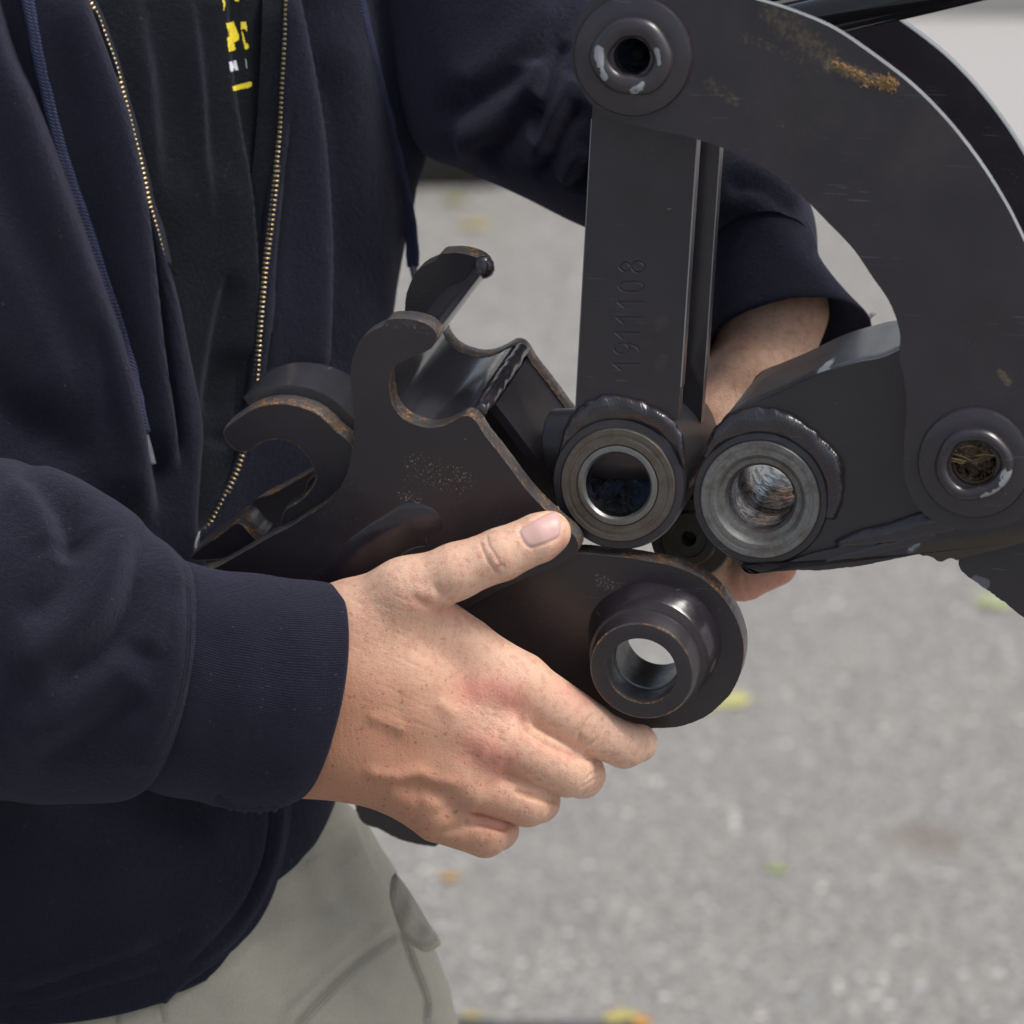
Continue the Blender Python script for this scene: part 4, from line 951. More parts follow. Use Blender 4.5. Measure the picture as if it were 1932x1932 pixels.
# ------------------------------------------------------------ the man holding the coupler
FOOT = Vector((W1(250, 1900, 980).x, W1(250, 1900, 980).y, 0))
man = thing('person', FOOT, 'man in an open navy zip sweatshirt and grey-green work trousers holding the coupler', 'person')
bvh_cache = {}
def bvh_of(o):
    if o.name not in bvh_cache:
        me = o.data; vs = [v.co.copy() for v in me.vertices]; bvh_cache[o.name] = BVHTree.FromPolygons(vs, [tuple(p.vertices) for p in me.polygons])
    return bvh_cache[o.name]
def hit(o, x, y):
    d = (FWD + RGT * ((x - 966) * K) + UPV * ((966 - y) * K)).normalized()
    h = bvh_of(o).ray_cast(CAM, d)
    if h[0] is None: return None, None
    n = h[1] if h[1].dot(d) < 0 else -h[1]
    return h[0], n
def tab(pairs):
    a = np.array(sorted(pairs)); return lambda v: np.interp(v, a[:, 0], a[:, 1])
def ctab(pts):
    """edge curve given as (x, y) points running down -> x as function of y"""
    P = spline(pts, 10); o = np.argsort(P[:, 1]); return lambda v: np.interp(v, P[o, 1], P[o, 0])
def undul(Q, s, seed, amp):
    r = np.random.default_rng(seed); o = np.zeros(len(Q))
    for _ in range(9):
        k = r.normal(size=2) / s * np.array([1.6, .6]); o += np.sin(Q @ k + r.uniform(0, 6.28))
    return o / 3 * amp

# torso: horizontal rings, seen from above by PITCH
Rv = tab([(-1300, 330), (-1150, 520), (-1000, 860), (-600, 900), (-250, 880), (0, 850), (145, 829), (285, 803), (345, 790), (405, 784), (465, 774), (531, 763), (600, 752), (750, 735), (900, 715), (1200, 680), (1400, 650), (1500, 640), (1545, 628), (1600, 622), (1700, 640)])
CXT = 50.0
Bv = tab([(-1300, 250), (-1000, 400), (-250, 450), (600, 440), (1200, 430), (1600, 420)])
SP, CP_ = .40, .93
def torso(phi, V, inset=0.0):
    a = Rv(V) - CXT - inset; b = Bv(V) - inset
    m = b * np.cos(phi); sag = 165 * np.clip(np.cos(phi), 0, 1) ** 1.5 * np.clip((V - 1250) / 350, 0, 1) ** 2
    return np.stack([CXT + a * np.sin(phi), V + SP * m + sag, 880 - CP_ * m], -1)
def phi_at(edge, V, inset=0.0):
    a = Rv(V) - CXT - inset; ph = np.full(len(V), .5)
    for _ in range(12):
        v = torso(ph, V, inset)[:, 1]; ph = np.arcsin(np.clip((edge(v) - CXT) / a, -.999, .999))
    return ph
ZR = ctab([(545, -300), (536, -60), (533, 0), (530, 58), (527, 171), (522, 270), (508, 382), (495, 517), (488, 585), (481, 675), (472, 765), (461, 835), (448, 887), (420, 950), (400, 990), (382, 1005), (371, 1022), (350, 1100), (330, 1300), (330, 2000)])
ZL = ctab([(100, -300), (150, -60), (174, 2), (189, 28), (203, 66), (216, 100), (229, 140), (241, 186), (251, 226), (259, 260), (270, 300), (280, 344), (288, 386), (303, 441), (318, 510), (338, 590), (356, 675), (374, 760), (381, 820), (376, 900), (371, 980), (376, 1020), (400, 1100), (480, 1300), (540, 1450), (548, 1514), (538, 1600), (510, 1700), (455, 1775), (352, 1850), (300, 1900)])
def panel(name, lo, hi, nv, nphi, v0, v1, S, inset, edge_side, und, und_s, seed, fine=1.0, extra=()):
    V = np.linspace(v0, v1, nv)
    a = lo(V) if callable(lo) else np.full(nv, lo); b = hi(V) if callable(hi) else np.full(nv, hi)
    t = np.linspace(0, 1, nphi)
    PH = a[:, None] + (b - a)[:, None] * t[None, :]; VV = np.repeat(V[:, None], nphi, 1)
    P = torso(PH, VV, inset).reshape(-1, 3)
    e = 1e-3
    Pu = torso(PH + e, VV, inset).reshape(-1, 3) - P; Pv = torso(PH, VV + 1, inset).reshape(-1, 3) - P
    n = np.cross(Pv, Pu); n /= np.linalg.norm(n, axis=1)[:, None]
    n *= np.where((n[:, 2] * 0 + (P[:, 0] - CXT) * n[:, 0] + (P[:, 2] - 880) * n[:, 2]) < 0, -1, 1)[:, None]
    front = np.clip(-n[:, 2] * 3 + .25, 0, 1)
    d = strokes(P[:, :2], S) * front + undul(P[:, :2], und_s, seed, und)
    # edge roll: the last few columns curl inwards
    arc = np.abs(Rv(VV) - CXT).ravel()
    if edge_side == 1: k = (b[:, None] - PH).ravel() * arc
    elif edge_side == -1: k = (PH - a[:, None]).ravel() * arc
    else: k = np.full(len(P), 1e3)
    d -= 11 * np.exp(-(k / 5.0) ** 2)
    Q = P + n * d[:, None]
    F = grid_faces(nv, nphi)
    uv = np.stack([PH.ravel(), VV.ravel() / 600], 1)
    return Q, F, uv
# fold lines
fA = [(-60, -120)] + c1([(0, 200), (100, 420), (200, 680), (300, 950), (390, 1200), (460, 1400), (530, 1650), (570, 1850)]) + [(268, 900), (285, 1000)]
fB = c1([(300, -150), (335, 0), (432, 260), (522, 540), (600, 950), (660, 1450), (712, 1800), (735, 2000)])
fS = c1([(90, -150), (128, 0), (160, 200), (222, 500), (330, 850), (430, 1150), (520, 1400), (590, 1800)])
SL = [
    (fA, 46, 70, 13, .05), ([(x + 22, y) for x, y in fA], -26, 16, 34, .05),
    (fB, 36, 60, 7, .03), ([(x + 15, y) for x, y in fB], -26, 10, 16, .03),
    ([(x + 34, y) for x, y in fB], 10, 9, 12, .05),
    (c1([(-300, 600), (-100, 900), (60, 1200), (200, 1500), (330, 1800)]), 26, 90, 45, .2),
    (c1([(-200, 1500), (0, 1700), (200, 1850), (400, 1980)]), -22, 60, 50, .2),
    (c1([(400, 1300), (440, 1550), (470, 1800), (500, 2000)]), -12, 22, 22, .3),
    (c1([(230, 100), (300, 500), (420, 900), (520, 1250)]), -9, 30, 30, .3),
    # lower part of the jacket
    (c7([(0, 850), (150, 822), (350, 755), (560, 690), (760, 610)]), -14, 14, 22, .2),
    (c7([(-60, 800), (150, 780), (350, 715), (600, 640)]), 12, 22, 14, .2),
    (c7([(0, 905), (200, 880), (420, 820), (640, 760)]), -9, 9, 9, .15),
    (c7([(150, 300), (500, 330), (800, 260), (1000, 150)]), 16, 70, 50, .3),
    (c7([(100, 550), (400, 560), (700, 450), (900, 330)]), -10, 60, 60, .3),
    (c7([(1000, 60), (1020, 200), (985, 380), (900, 540), (790, 660), (690, 760)]), -8, 7, 7, .05),
    (c7([(1055, 60), (1045, 260), (1000, 420), (900, 600), (760, 730)]), 8, 8, 8, .05),
]
SR = [
    (c1([(1200, -100), (1260, 200), (1320, 560), (1350, 950), (1352, 1200), (1340, 1500), (1330, 1650)]), 30, 60, 9, .03),
    (c1([(1232, -100), (1292, 200), (1352, 560), (1384, 950), (1386, 1200), (1372, 1500), (1360, 1650)]), -22, 13, 40, .03),
    (c1([(1215, 400), (1190, 700), (1165, 1000), (1140, 1300), (1120, 1500), (1100, 1750)]), -7, 4.5, 4.5, .1),
    (c1([(1180, 500), (1160, 700), (1130, 1000), (1110, 1300), (1090, 1500)]), 5, 7, 7, .1),
    (c1([(1420, 0), (1450, 300), (1490, 600), (1560, 900), (1590, 1300)]), 14, 50, 40, .2),
    (c1([(1350, 200), (1420, 500), (1460, 900), (1450, 1300)]), -12, 30, 40, .2),
    (c1([(1560, -100), (1620, 300), (1670, 700), (1700, 1000), (1710, 1300)]), -14, 26, 22, .1),
    (c1([(1780, -150), (1785, 150), (1770, 450), (1745, 800), (1710, 1050)]), 20, 22, 8, .1),
    (c1([(1810, -150), (1815, 200), (1795, 500), (1765, 800)]), -20, 9, 12, .1),
    (c1([(1380, 1300), (1370, 1450), (1360, 1560)]), -6, 3, 3, .2),
]
# whole jacket in one mesh: left panel over right panel
V0, V1 = -1250, 1600
nv = 640
QL, FL, uL = panel('l', -2.4, lambda V: phi_at(ZL, V), nv, 330, V0, V1, SL, 0, 1, 5, 130, 3)
QR, FR, uR = panel('r', lambda V: phi_at(ZR, V, 12), 3.9, nv, 330, V0, V1, SR, 12, -1, 5, 120, 4)
MS = [M['navy']]
jacket = link('sweatshirt', mesh('sweatshirt', W(np.vstack([QL, QR])), np.vstack([FL, FR + len(QL)]), uv=np.vstack([uL, uR])), M['navy'], man, smooth=180)
sol = jacket.modifiers.new('thick', 'SOLIDIFY'); sol.thickness = .0018; sol.offset = -1
# T-shirt inside
ST = [
    (c1([(470, -100), (560, 0), (600, 200), (632, 420), (650, 640), (680, 900)]), 17, 34, 12, .4),
    (c1([(700, -200), (782, 0), (815, 250), (832, 430), (850, 700), (880, 1000)]), 19, 40, 9, .4),
    (c1([(930, -150), (938, 0), (955, 250), (980, 450), (1010, 640), (1035, 820), (1052, 1050), (1062, 1250), (1064, 1600)]), 34, 70, 5, .02),
    (c1([(955, -150), (963, 0), (980, 250), (1005, 450), (1035, 640), (1060, 820)]), -14, 10, 34, .3),
    (c1([(955, 1120), (930, 1250), (900, 1400), (875, 1600), (850, 1800)]), -16, 9, 30, .2),
    (c1([(700, 700), (760, 850), (900, 760), (980, 700)]), 10, 60, 60, .3),
    (c1([(660, 500), (720, 760), (800, 1000), (870, 1200)]), 8, 50, 50, .3),
    (c1([(820, 1850), (950, 1855), (1100, 1850)]), -9, 10, 20, .4),
]
QS, FS_, uS = panel('t', -1.0, 1.35, 460, 300, -1150, 1350, ST, 42, 0, 3, 120, 6)
shirt = link('t_shirt', mesh('t_shirt', W(QS), FS_, uv=uS), M['shirt'], man, smooth=180)
# print on the shirt: pieces of letters that show between the folds
def decal(name, polys, m, parent, on, lift=.0004, st=1.6):
    V = []; F = []
    for poly in polys:
        P = np.array(poly, float); lo = P.min(0); hi = P.max(0)
        nx = max(2, int((hi[0] - lo[0]) / st)); ny = max(2, int((hi[1] - lo[1]) / st))
        def inside(x, y):
            c = False; j = len(P) - 1
            for i in range(len(P)):
                if (P[i, 1] > y) != (P[j, 1] > y) and x < (P[j, 0] - P[i, 0]) * (y - P[i, 1]) / (P[j, 1] - P[i, 1]) + P[i, 0]: c = not c
                j = i
            return c
        key = {}
        def vtx(i, j):
            if (i, j) not in key:
                x = lo[0] + (hi[0] - lo[0]) * i / nx; y = lo[1] + (hi[1] - lo[1]) * j / ny
                h, n = hit(on, x, y); key[(i, j)] = None if h is None else len(V)
                if h is not None: V.append(tuple(h + n * lift))
            return key[(i, j)]
        for i in range(nx):
            for j in range(ny):
                if inside(lo[0] + (hi[0] - lo[0]) * (i + .5) / nx, lo[1] + (hi[1] - lo[1]) * (j + .5) / ny):
                    q = [vtx(i, j), vtx(i + 1, j), vtx(i + 1, j + 1), vtx(i, j + 1)]
                    if None not in q: F.append(q)
    return link(name, mesh(name, V, F), m, parent, smooth=60)
decal('shirt_print', [
    b7([(405, -10), (430, -10), (445, 60), (435, 130), (425, 155)]), b7([(575, -10), (645, -10), (645, 15), (610, 20), (580, 8)]),
    b7([(455, 340), (565, 312), (610, 430), (645, 520), (640, 580), (610, 602), (570, 612), (598, 725), (495, 752), (470, 560), (500, 520)]),
    b7([(675, 320), (745, 318), (765, 400), (768, 470), (740, 430), (700, 410), (690, 440), (720, 540), (745, 630), (775, 625), (788, 690), (755, 720), (735, 718), (700, 560), (680, 420)]),
    b7([(545, 1255), (770, 1195), (830, 1190), (832, 1250), (775, 1275), (560, 1320)])], M['yellow_print'], shirt, shirt)
decal('shirt_lettering', [
    b7([(497, 900), (530, 892), (565, 960), (560, 885), (600, 875), (638, 1015), (600, 1028), (565, 975), (558, 1035), (520, 1042)]), b7([(740, 860), (748, 858), (764, 985), (756, 990)])], M['white_print'], shirt, shirt, st=1.0)
# zips: tape, then every tooth
zips = []
def zipper(edgepts, tape_w, n0, on, side, lab, sz):
    P = spline(edgepts, 2.0); s = np.r_[0, np.cumsum(np.linalg.norm(np.diff(P, axis=0), axis=1))]
    tapeV = []; 
    bx = bpy.data.meshes.new('zipper_tooth'); bm = bmesh.new(); bmesh.ops.create_cube(bm, size=1)
    bmesh.ops.scale(bm, vec=(sz[0] * U, sz[1] * U, sz[2] * U), verts=bm.verts); bmesh.ops.bevel(bm, geom=bm.edges, offset=.00022, segments=2, affect='EDGES'); bm.to_mesh(bx); bm.free()
    bx.materials.append(M['brass']); bx.polygons.foreach_set('use_smooth', [True] * len(bx.polygons))
    rows = []
    for q in np.linspace(0, s[-1], int(s[-1] / 8)):
        x = np.interp(q, s, P[:, 0]); y = np.interp(q, s, P[:, 1])
        h, n = hit(on, x - side * (9 if side < 0 else 17), y)
        if h is None: continue
        rows.append((h, n, x, y))
    # smooth the depth along the edge
    H = np.array([r[0] for r in rows]); 
    for _ in range(4): H[1:-1] = (H[:-2] + H[1:-1] * 2 + H[2:]) / 4
    xd = np.array(RGT) * side
    tp = [];
    for i in range(len(rows)):
        nn = np.array(rows[i][1]); o_ = H[i] + xd * 9 * U
        tp += [o_ - xd * 9 * U + nn * .0002 , o_ + xd * .5 * U - fwd * .0006, o_ + xd * .3 * tape_w * U + fwd * .0015, o_ + xd * tape_w * U + fwd * .004]
    F = grid_faces(len(rows), 4)
    uvv = [(j * .12, i * .12) for i in range(len(rows)) for j in range(4)]
    zp = link('zipper', mesh('zipper', np.array(tp), F, uv=np.array(uvv)), M['tape'], man, smooth=60); zp['label'] = lab
    S2 = np.r_[0, np.cumsum(np.linalg.norm(np.diff(H, axis=0), axis=1))]
    nt_ = int(S2[-1] / (9.9 * U)); nt_ = min(nt_, n0)
    for i in range(nt_):
        q = S2[-1] * (i + .5) / nt_
        p = np.array([np.interp(q, S2, H[:, k]) for k in range(3)]); p2 = np.array([np.interp(min(q + .002, S2[-1]), S2, H[:, k]) for k in range(3)]); p1_ = np.array([np.interp(max(q - .002, 0), S2, H[:, k]) for k in range(3)])
        t = Vector(p2 - p1_).normalized(); z = -FWD; xax = t.cross(z).normalized(); z = xax.cross(t).normalized()
        o = bpy.data.objects.new('zipper_tooth', bx); col.objects.link(o)
        mw = Matrix.Translation(Vector(p + xd * 3 * U - fwd * .0011)) @ Matrix((xax, t, z)).transposed().to_4x4() @ Matrix.Rotation(random.gauss(0, .04), 4, 'Z')
        o.parent = zp; o.matrix_parent_inverse = Matrix.Translation(-FOOT) if False else Matrix.Identity(4)
        o.matrix_local = mw
    return zp
zl = [(x, y) for x, y in b6([(860, -100), (905, 10), (980, 140), (1050, 330), (1115, 500), (1180, 700), (1240, 930), (1290, 1130), (1330, 1300), (1385, 1500), (1435, 1720), (1475, 1930)])] + c1([(690, 980), (705, 1050), (716, 1100)])
zipper(zl, 10, 120, jacket, 1, 'left zip edge that sinks behind the fold', (13, 6.6, 6))
zr = c1([(1195, -60), (1190, 0), (1188, 130), (1177, 330), (1165, 540), (1150, 680), (1135, 830), (1115, 1000), (1098, 1150), (1085, 1300), (1074, 1450), (1062, 1600), (1052, 1700), (1035, 1800)]) + c3([(290, 1040), (262, 1130), (215, 1230), (165, 1330), (110, 1420)])
zipper(zr, 46, 170, jacket, -1, 'right zip edge with its wide black tape', (13.5, 5.8, 6))
# jacket drawstrings with dark tips
def cordon(pts, on, w, lab, tip, seed, lift=.0012):
    P = spline(pts, 12); A = []
    last = None
    for x, y in P:
        h, n = hit(on, x, y)
        if h is None or (last is not None and (h - last).length > .03):
            if last is None: continue
            dd = FWD + RGT * ((x - 966) * K) + UPV * ((966 - y) * K); h = CAM + dd * ((last - CAM).dot(FWD))
        A.append(h.copy()); last = h
    A = np.array(A)
    for _ in range(6): A[1:-1] = (A[:-2] + A[1:-1] * 2 + A[2:]) / 4
    A = A - fwd * lift
    o = sweep('drawstring', [tuple(a) for a in A], w * U, M['string'], man, flat=.62, n=24, step=.0015, taper=False, lump=.05, seed=seed); o['label'] = lab
    p = A[-1]; q = np.array(W([tip])[0]); dep = (p - camv) @ fwd; q = camv + (q - camv) * (dep / ((q - camv) @ fwd))
    sweep('aglet', [tuple(p - (q - p) * .08), tuple(p * .5 + q * .5), tuple(q)], [w * U * .62, w * U * .6, w * U * .5], M['aglet'], o, n=20, step=.001, taper=False)
    return o
cordon(c1([(105, -80), (128, 20), (160, 200), (205, 400), (262, 640), (330, 850), (385, 1010), (440, 1160), (495, 1320), (530, 1450), (560, 1620), (590, 1770), (602, 1815)]), jacket, 15.5, 'left drawstring hanging down the sweatshirt', c6([(720, 140)])[0] + (300,), 1)
cordon(c1([(1495, -80), (1508, 20), (1540, 160), (1590, 370), (1640, 560), (1685, 760), (1715, 900), (1728, 1020), (1733, 1120)]), jacket, 14, 'right drawstring at the edge of the sweatshirt', (787, 540, 700), 2)
sweep('zip_pin', [tuple(W1(378, 1000, 400)), tuple(W1(371, 1022, 396)), tuple(W1(366, 1042, 394))], .0008, M['nickel'], man, n=12)

# sleeves and cuffs
def tube(name, ST_, m, S, nrow, ncol, parent, und=0, und_s=100, seed=0, S2=(), open_=True, uvk=1.0, cap=None, jit=None):
    """stations: (top x, top y, bottom x, bottom y, centre depth, depth radius, bow x, bow y)"""
    A = spline(ST_, 1.0) if False else np.array(ST_, float)
    n = len(A); t = np.linspace(0, n - 1, nrow)
    P8 = np.zeros((nrow, A.shape[1]))
    for i, q in enumerate(t):
        k = min(int(q), n - 2); f = q - k
        a = A[k - 1] if k else 2 * A[0] - A[1]; b = A[k]; c = A[k + 1]; d = A[k + 2] if k + 2 < n else 2 * A[-1] - A[-2]
        P8[i] = .5 * (2 * b + (-a + c) * f + (2 * a - 5 * b + 4 * c - d) * f * f + (-a + 3 * b - 3 * c + d) * f ** 3)
    th = np.linspace(0, 2 * math.pi, ncol, endpoint=False)
    C = (P8[:, :2] + P8[:, 2:4]) / 2; H = (P8[:, :2] - P8[:, 2:4]) / 2
    c_, s_ = np.cos(th)[None, :], np.sin(th)[None, :]
    X = C[:, 0:1] + H[:, 0:1] * c_ + P8[:, 6:7] * s_; Y = C[:, 1:2] + H[:, 1:2] * c_ + P8[:, 7:8] * s_; Z = P8[:, 4:5] - P8[:, 5:6] * s_
    G_ = np.stack([X, Y, Z], -1)
    du = np.gradient(G_, axis=0); dv = np.roll(G_, -1, 1) - np.roll(G_, 1, 1); nrm = np.cross(du, dv); nrm /= np.linalg.norm(nrm, axis=2)[..., None] + 1e-9
    cen = np.stack([C[:, 0], C[:, 1], P8[:, 4]], 1)[:, None, :]
    nrm *= np.sign(((G_ - cen) * nrm).sum(2))[..., None]
    Q = G_.reshape(-1, 3); N = nrm.reshape(-1, 3)
    fr = np.clip(-N[:, 2] * 2.5 + .5, 0, 1)
    d = strokes(Q[:, :2], S) * fr + undul(Q[:, :2], und_s, seed, und)
    if jit is not None: d += jit(np.repeat(np.arange(nrow) / (nrow - 1), ncol), np.tile(th, nrow), Q)
    Q = Q + N * d[:, None]
    uv = np.stack([np.repeat(np.arange(nrow) / nrow, ncol) * uvk, np.tile(th / 6.2832, nrow)], 1)
    return Q, grid_faces(nrow, ncol, True), uv
ST1 = [(-520, 770, -420, 1600, 330, 330, 0, 0), (-320, 800, -260, 1570, 260, 320, 20, 0), (-120, 838, -110, 1545, 180, 300, 30, 0), (0, 868, -10, 1510, 140, 285, 35, 0), (105, 895, 80, 1516, 110, 265, 40, 0),
       (205, 942, 160, 1517, 85, 240, 45, 0), (268, 996, 215, 1512, 65, 215, 50, 0), (312, 1026, 245, 1503, 50, 195, 52, 0), (344, 1055, 266, 1487, 40, 178, 55, 0)]
SS1 = [
    (c6([(60, 130), (200, 250), (300, 370), (330, 480), (290, 600)]), -24, 26, 30, .2),
    (c6([(120, 140), (330, 260), (430, 380), (470, 500)]), 20, 36, 36, .2),
    (c6([(430, 270), (400, 400), (330, 600), (230, 760), (60, 900)]), -22, 30, 36, .2),
    (c6([(560, 320), (580, 480), (520, 680), (400, 880), (200, 1030), (0, 1120)]), 24, 46, 40, .2),
    (c6([(620, 400), (650, 560), (640, 720), (570, 900), (430, 1060), (180, 1200)]), -26, 30, 34, .2),
    (c6([(700, 520), (740, 700), (730, 900), (680, 1060)]), 18, 34, 30, .2),
    (c6([(660, 1000), (560, 1130), (420, 1260), (250, 1360), (0, 1420)]), 20, 40, 46, .2),
    (c6([(690, 1180), (560, 1300), (380, 1440), (150, 1530)]), -16, 34, 34, .2),
    (c6([(0, 220), (130, 300), (210, 430), (240, 540)]), 14, 30, 30, .2),
    (c6([(700, 500), (780, 560), (830, 640), (850, 760)]), 8, 20, 14, .2),
    (c6([(800, 560), (835, 700), (845, 900), (835, 1080), (800, 1250), (735, 1400), (670, 1530), (620, 1630)]), 12, 26, 22, .1),
]
Q1, F1, U1 = tube('s', ST1, None, SS1, 330, 360, man, 6, 90, 21)
slv = link('sleeve', mesh('sleeve', W(Q1), F1, uv=U1), M['navy'], jacket, smooth=180)
# cuff, with a slightly frayed lower end, rolled in at the opening
CU = [(338, 1056, 262, 1490, 40, 172, 55, 0), (350, 1057, 272, 1488, 38, 176, 56, 0), (400, 1071, 318, 1501, 30, 176, 58, 0), (455, 1081, 375, 1512, 22, 172, 60, 0), (520, 1089, 440, 1530, 15, 166, 60, 0), (585, 1094, 505, 1532, 8, 158, 58, 0), (622, 1100, 552, 1514, 4, 150, 56, 0), (626, 1108, 556, 1508, 4, 140, 54, 0), (600, 1120, 530, 1500, 4, 132, 54, 0), (540, 1120, 470, 1490, 10, 128, 54, 0)]
CS = [
    (c6([(1000, 640), (1150, 900), (1150, 1250), (1050, 1500)]), 6, 60, 60, .3),
    (c6([(960, 800), (1060, 1100), (1000, 1350), (900, 1550)]), -6, 40, 40, .3),
    (c6([(1250, 750), (1290, 1050), (1220, 1400), (1100, 1650)]), -5, 40, 40, .3),
    (c6([(1400, 700), (1450, 1050), (1380, 1400)]), 5, 40, 40, .3),
    (c6([(1010, 1700), (1050, 1745), (1110, 1770)]), -14, 8, 8, .2),
]
def fray(t, th, Q): return np.where((np.abs(Q[:, 0] - 485) < 55) & (Q[:, 1] > 1522), 3.5 * np.sin(Q[:, 0] * .33) * np.sin(Q[:, 0] * .11 + 1), 0)
Q2, F2, U2 = tube('c', CU, None, CS, 200, 420, man, 1.5, 60, 22, uvk=4, jit=fray)
cuf = link('cuff', mesh('cuff', W(Q2), F2, uv=U2), M['cuff'], jacket, smooth=180)
def stitchline(pts, on, n_, lab, m='stitch', par=None):
    A = []
    for x, y in spline(pts, 3):
        hs = [q for q in (hit(o_, x, y) for o_ in (on if isinstance(on, (list, tuple)) else [on])) if q[0] is not None]
        h, n = min(hs, key=lambda q: (q[0] - CAM).length) if hs else (None, None)
        if h is not None: A.append(h + n * .0003)
    V = []; F = []
    for i in range(0, len(A) - 2, 2):
        a = np.array(A[i]); b = np.array(A[i + 1]); t = b - a; t /= np.linalg.norm(t) + 1e-9; w = np.cross(t, fwd); k = len(V)
        for s_ in (-1, 1):
            k = len(V); c = a + w * s_ * .0008
            V += [c - t * .0005 - w * .00028, c - t * .0005 + w * .00028, c + t * .0005 + w * .00028, c + t * .0005 - w * .00028, c - fwd * .0005]
            F += [[k, k + 1, k + 4], [k + 1, k + 2, k + 4], [k + 2, k + 3, k + 4], [k + 3, k, k + 4]]
    if V:
        o = link('seam_stitching', mesh('seam_stitching', np.array(V), F), M[m], par or jacket); o['kind'] = 'stuff'
stitchline(c6([(868, 590), (885, 700), (893, 850), (888, 1000), (872, 1130), (845, 1260), (795, 1400), (725, 1540), (665, 1650)]), [cuf, slv], 1, '')
stitchline(c6([(856, 600), (872, 700), (879, 850), (874, 1000), (858, 1130), (831, 1260), (781, 1400), (711, 1540), (651, 1650)]), [cuf, slv], 1, '')

# other sleeve (his left arm) reaching behind the arm end
ST2 = [(1000, -560, 640, -150, 860, 300, 0, 0), (1110, -300, 715, 60, 800, 290, 0, 0), (1195, -80, 780, 268, 740, 270, 0, 0), (1290, 60, 870, 318, 690, 250, 0, 0), (1365, 170, 960, 362, 660, 235, 0, 0), (1420, 235, 1040, 400, 650, 225, -5, -10), (1470, 290, 1120, 440, 640, 205, -10, -25), (1510, 345, 1210, 480, 625, 180, -20, -50), (1540, 415, 1290, 500, 610, 160, -10, -75), (1545, 488, 1332, 500, 600, 150, 0, -95)]
SS2 = [
    (b3([(1600, 50), (1200, 500), (800, 820), (400, 1050), (180, 1200)]), -30, 36, 26, .2),
    (b3([(1500, 0), (1150, 380), (750, 700), (350, 950)]), 22, 40, 40, .2),
    (b3([(1180, 520), (1150, 850), (950, 1100), (700, 1280), (400, 1360)]), 22, 34, 26, .1),
    (b3([(1250, 950), (1000, 1150), (850, 1400), (700, 1550)]), -34, 26, 26, .15),
    (b3([(1500, 350), (1350, 650), (1250, 1000), (1150, 1350)]), -24, 16, 16, .15),
    (b3([(1620, 700), (1400, 1050), (1250, 1350), (1220, 1600)]), 26, 26, 16, .15),
    (b3([(1650, 950), (1450, 1200), (1300, 1500), (1250, 1750)]), -24, 18, 22, .15),
    (b3([(1700, 1400), (1550, 1550), (1450, 1750)]), 20, 18, 18, .2),
    (b3([(1720, 1500), (1650, 1700), (1600, 1850)]), -26, 20, 20, .2),
    (c2([(740, 640), (860, 680), (980, 760), (1050, 860)]), 14, 22, 22, .2),
    (c2([(740, 760), (850, 740), (950, 790), (1040, 880)]), -12, 16, 16, .2),
]
Q3, F3, U3 = tube('s2', ST2, None, SS2, 320, 300, man, 7, 90, 31)
link('sleeve', mesh('sleeve', W(Q3), F3, uv=U3), M['navy'], jacket, smooth=180)
CU2 = [(1537, 480, 1332, 490, 600, 142, 0, -92), (1541, 492, 1334, 512, 598, 146, 0, -92), (1556, 520, 1332, 560, 590, 146, -4, -88), (1580, 548, 1330, 600, 580, 146, -8, -84), (1612, 578, 1328, 640, 570, 146, -10, -80), (1642, 606, 1328, 668, 560, 142, -12, -78), (1636, 610, 1334, 668, 560, 132, -12, -74), (1600, 590, 1345, 630, 570, 128, -10, -74), (1560, 545, 1350, 580, 585, 124, -8, -74)]
CS2 = [(c2([(735, 870), (800, 820), (900, 812), (1000, 855), (1060, 905), (1100, 1020)]), 6, 6, 6, .05)]
Q4, F4, U4 = tube('c2', CU2, None, CS2, 150, 320, man, 2, 60, 32, uvk=4)
cuf2 = link('cuff', mesh('cuff', W(Q4), F4, uv=U4), M['cuff'], jacket, smooth=180)
stitchline(c2([(735, 848), (800, 800), (900, 795), (1000, 838), (1065, 895), (1108, 1020)]), cuf2, 1, '')
th0 = [hit(cuf2, 1634, 606)[0] or W1(1640, 606, 560)]
for q in range(9):
    x0, y0 = 1634 + rng.uniform(-10, 6), 604 + rng.uniform(-6, 5)
    sweep('loose_thread', [tuple(W1(x0, y0, 556)), tuple(W1(x0 + rng.uniform(2, 8), y0 - rng.uniform(2, 7), 553)), tuple(W1(x0 + rng.uniform(3, 14), y0 - rng.uniform(4, 15), 555))], .00022, M['string'], jacket, n=6, step=.0006, taper=False)

# trousers
R2 = tab([(1200, 610), (1480, 640), (1545, 664), (1574, 698), (1619, 724), (1649, 744), (1700, 768), (1750, 792), (1800, 812), (1874, 842), (1932, 856), (2050, 872), (2300, 880), (2500, 850)])
def hip(phi, V):
    a = R2(V) - 60; b = 365 + np.clip((V - 1700) / 4, 0, 30)
    m = b * np.cos(phi); sag = 120 * np.clip(np.cos(phi), 0, 1) ** 1.5
    return np.stack([60 + a * np.sin(phi), V + SP * m + sag * 0, 880 - CP_ * m], -1)
nv, nphi = 330, 420
PHH, VV = np.meshgrid(np.linspace(-1.7, 3.0, nphi), np.linspace(1250, 2350, nv)); P = hip(PHH, VV).reshape(-1, 3)
e_ = 1e-3
n_ = np.cross(hip(PHH, VV + 1).reshape(-1, 3) - P, hip(PHH + e_, VV).reshape(-1, 3) - P); n_ /= np.linalg.norm(n_, axis=1)[:, None]
n_ *= np.sign((P[:, 0] - 60) * n_[:, 0] + (P[:, 2] - 880) * n_[:, 2])[:, None]
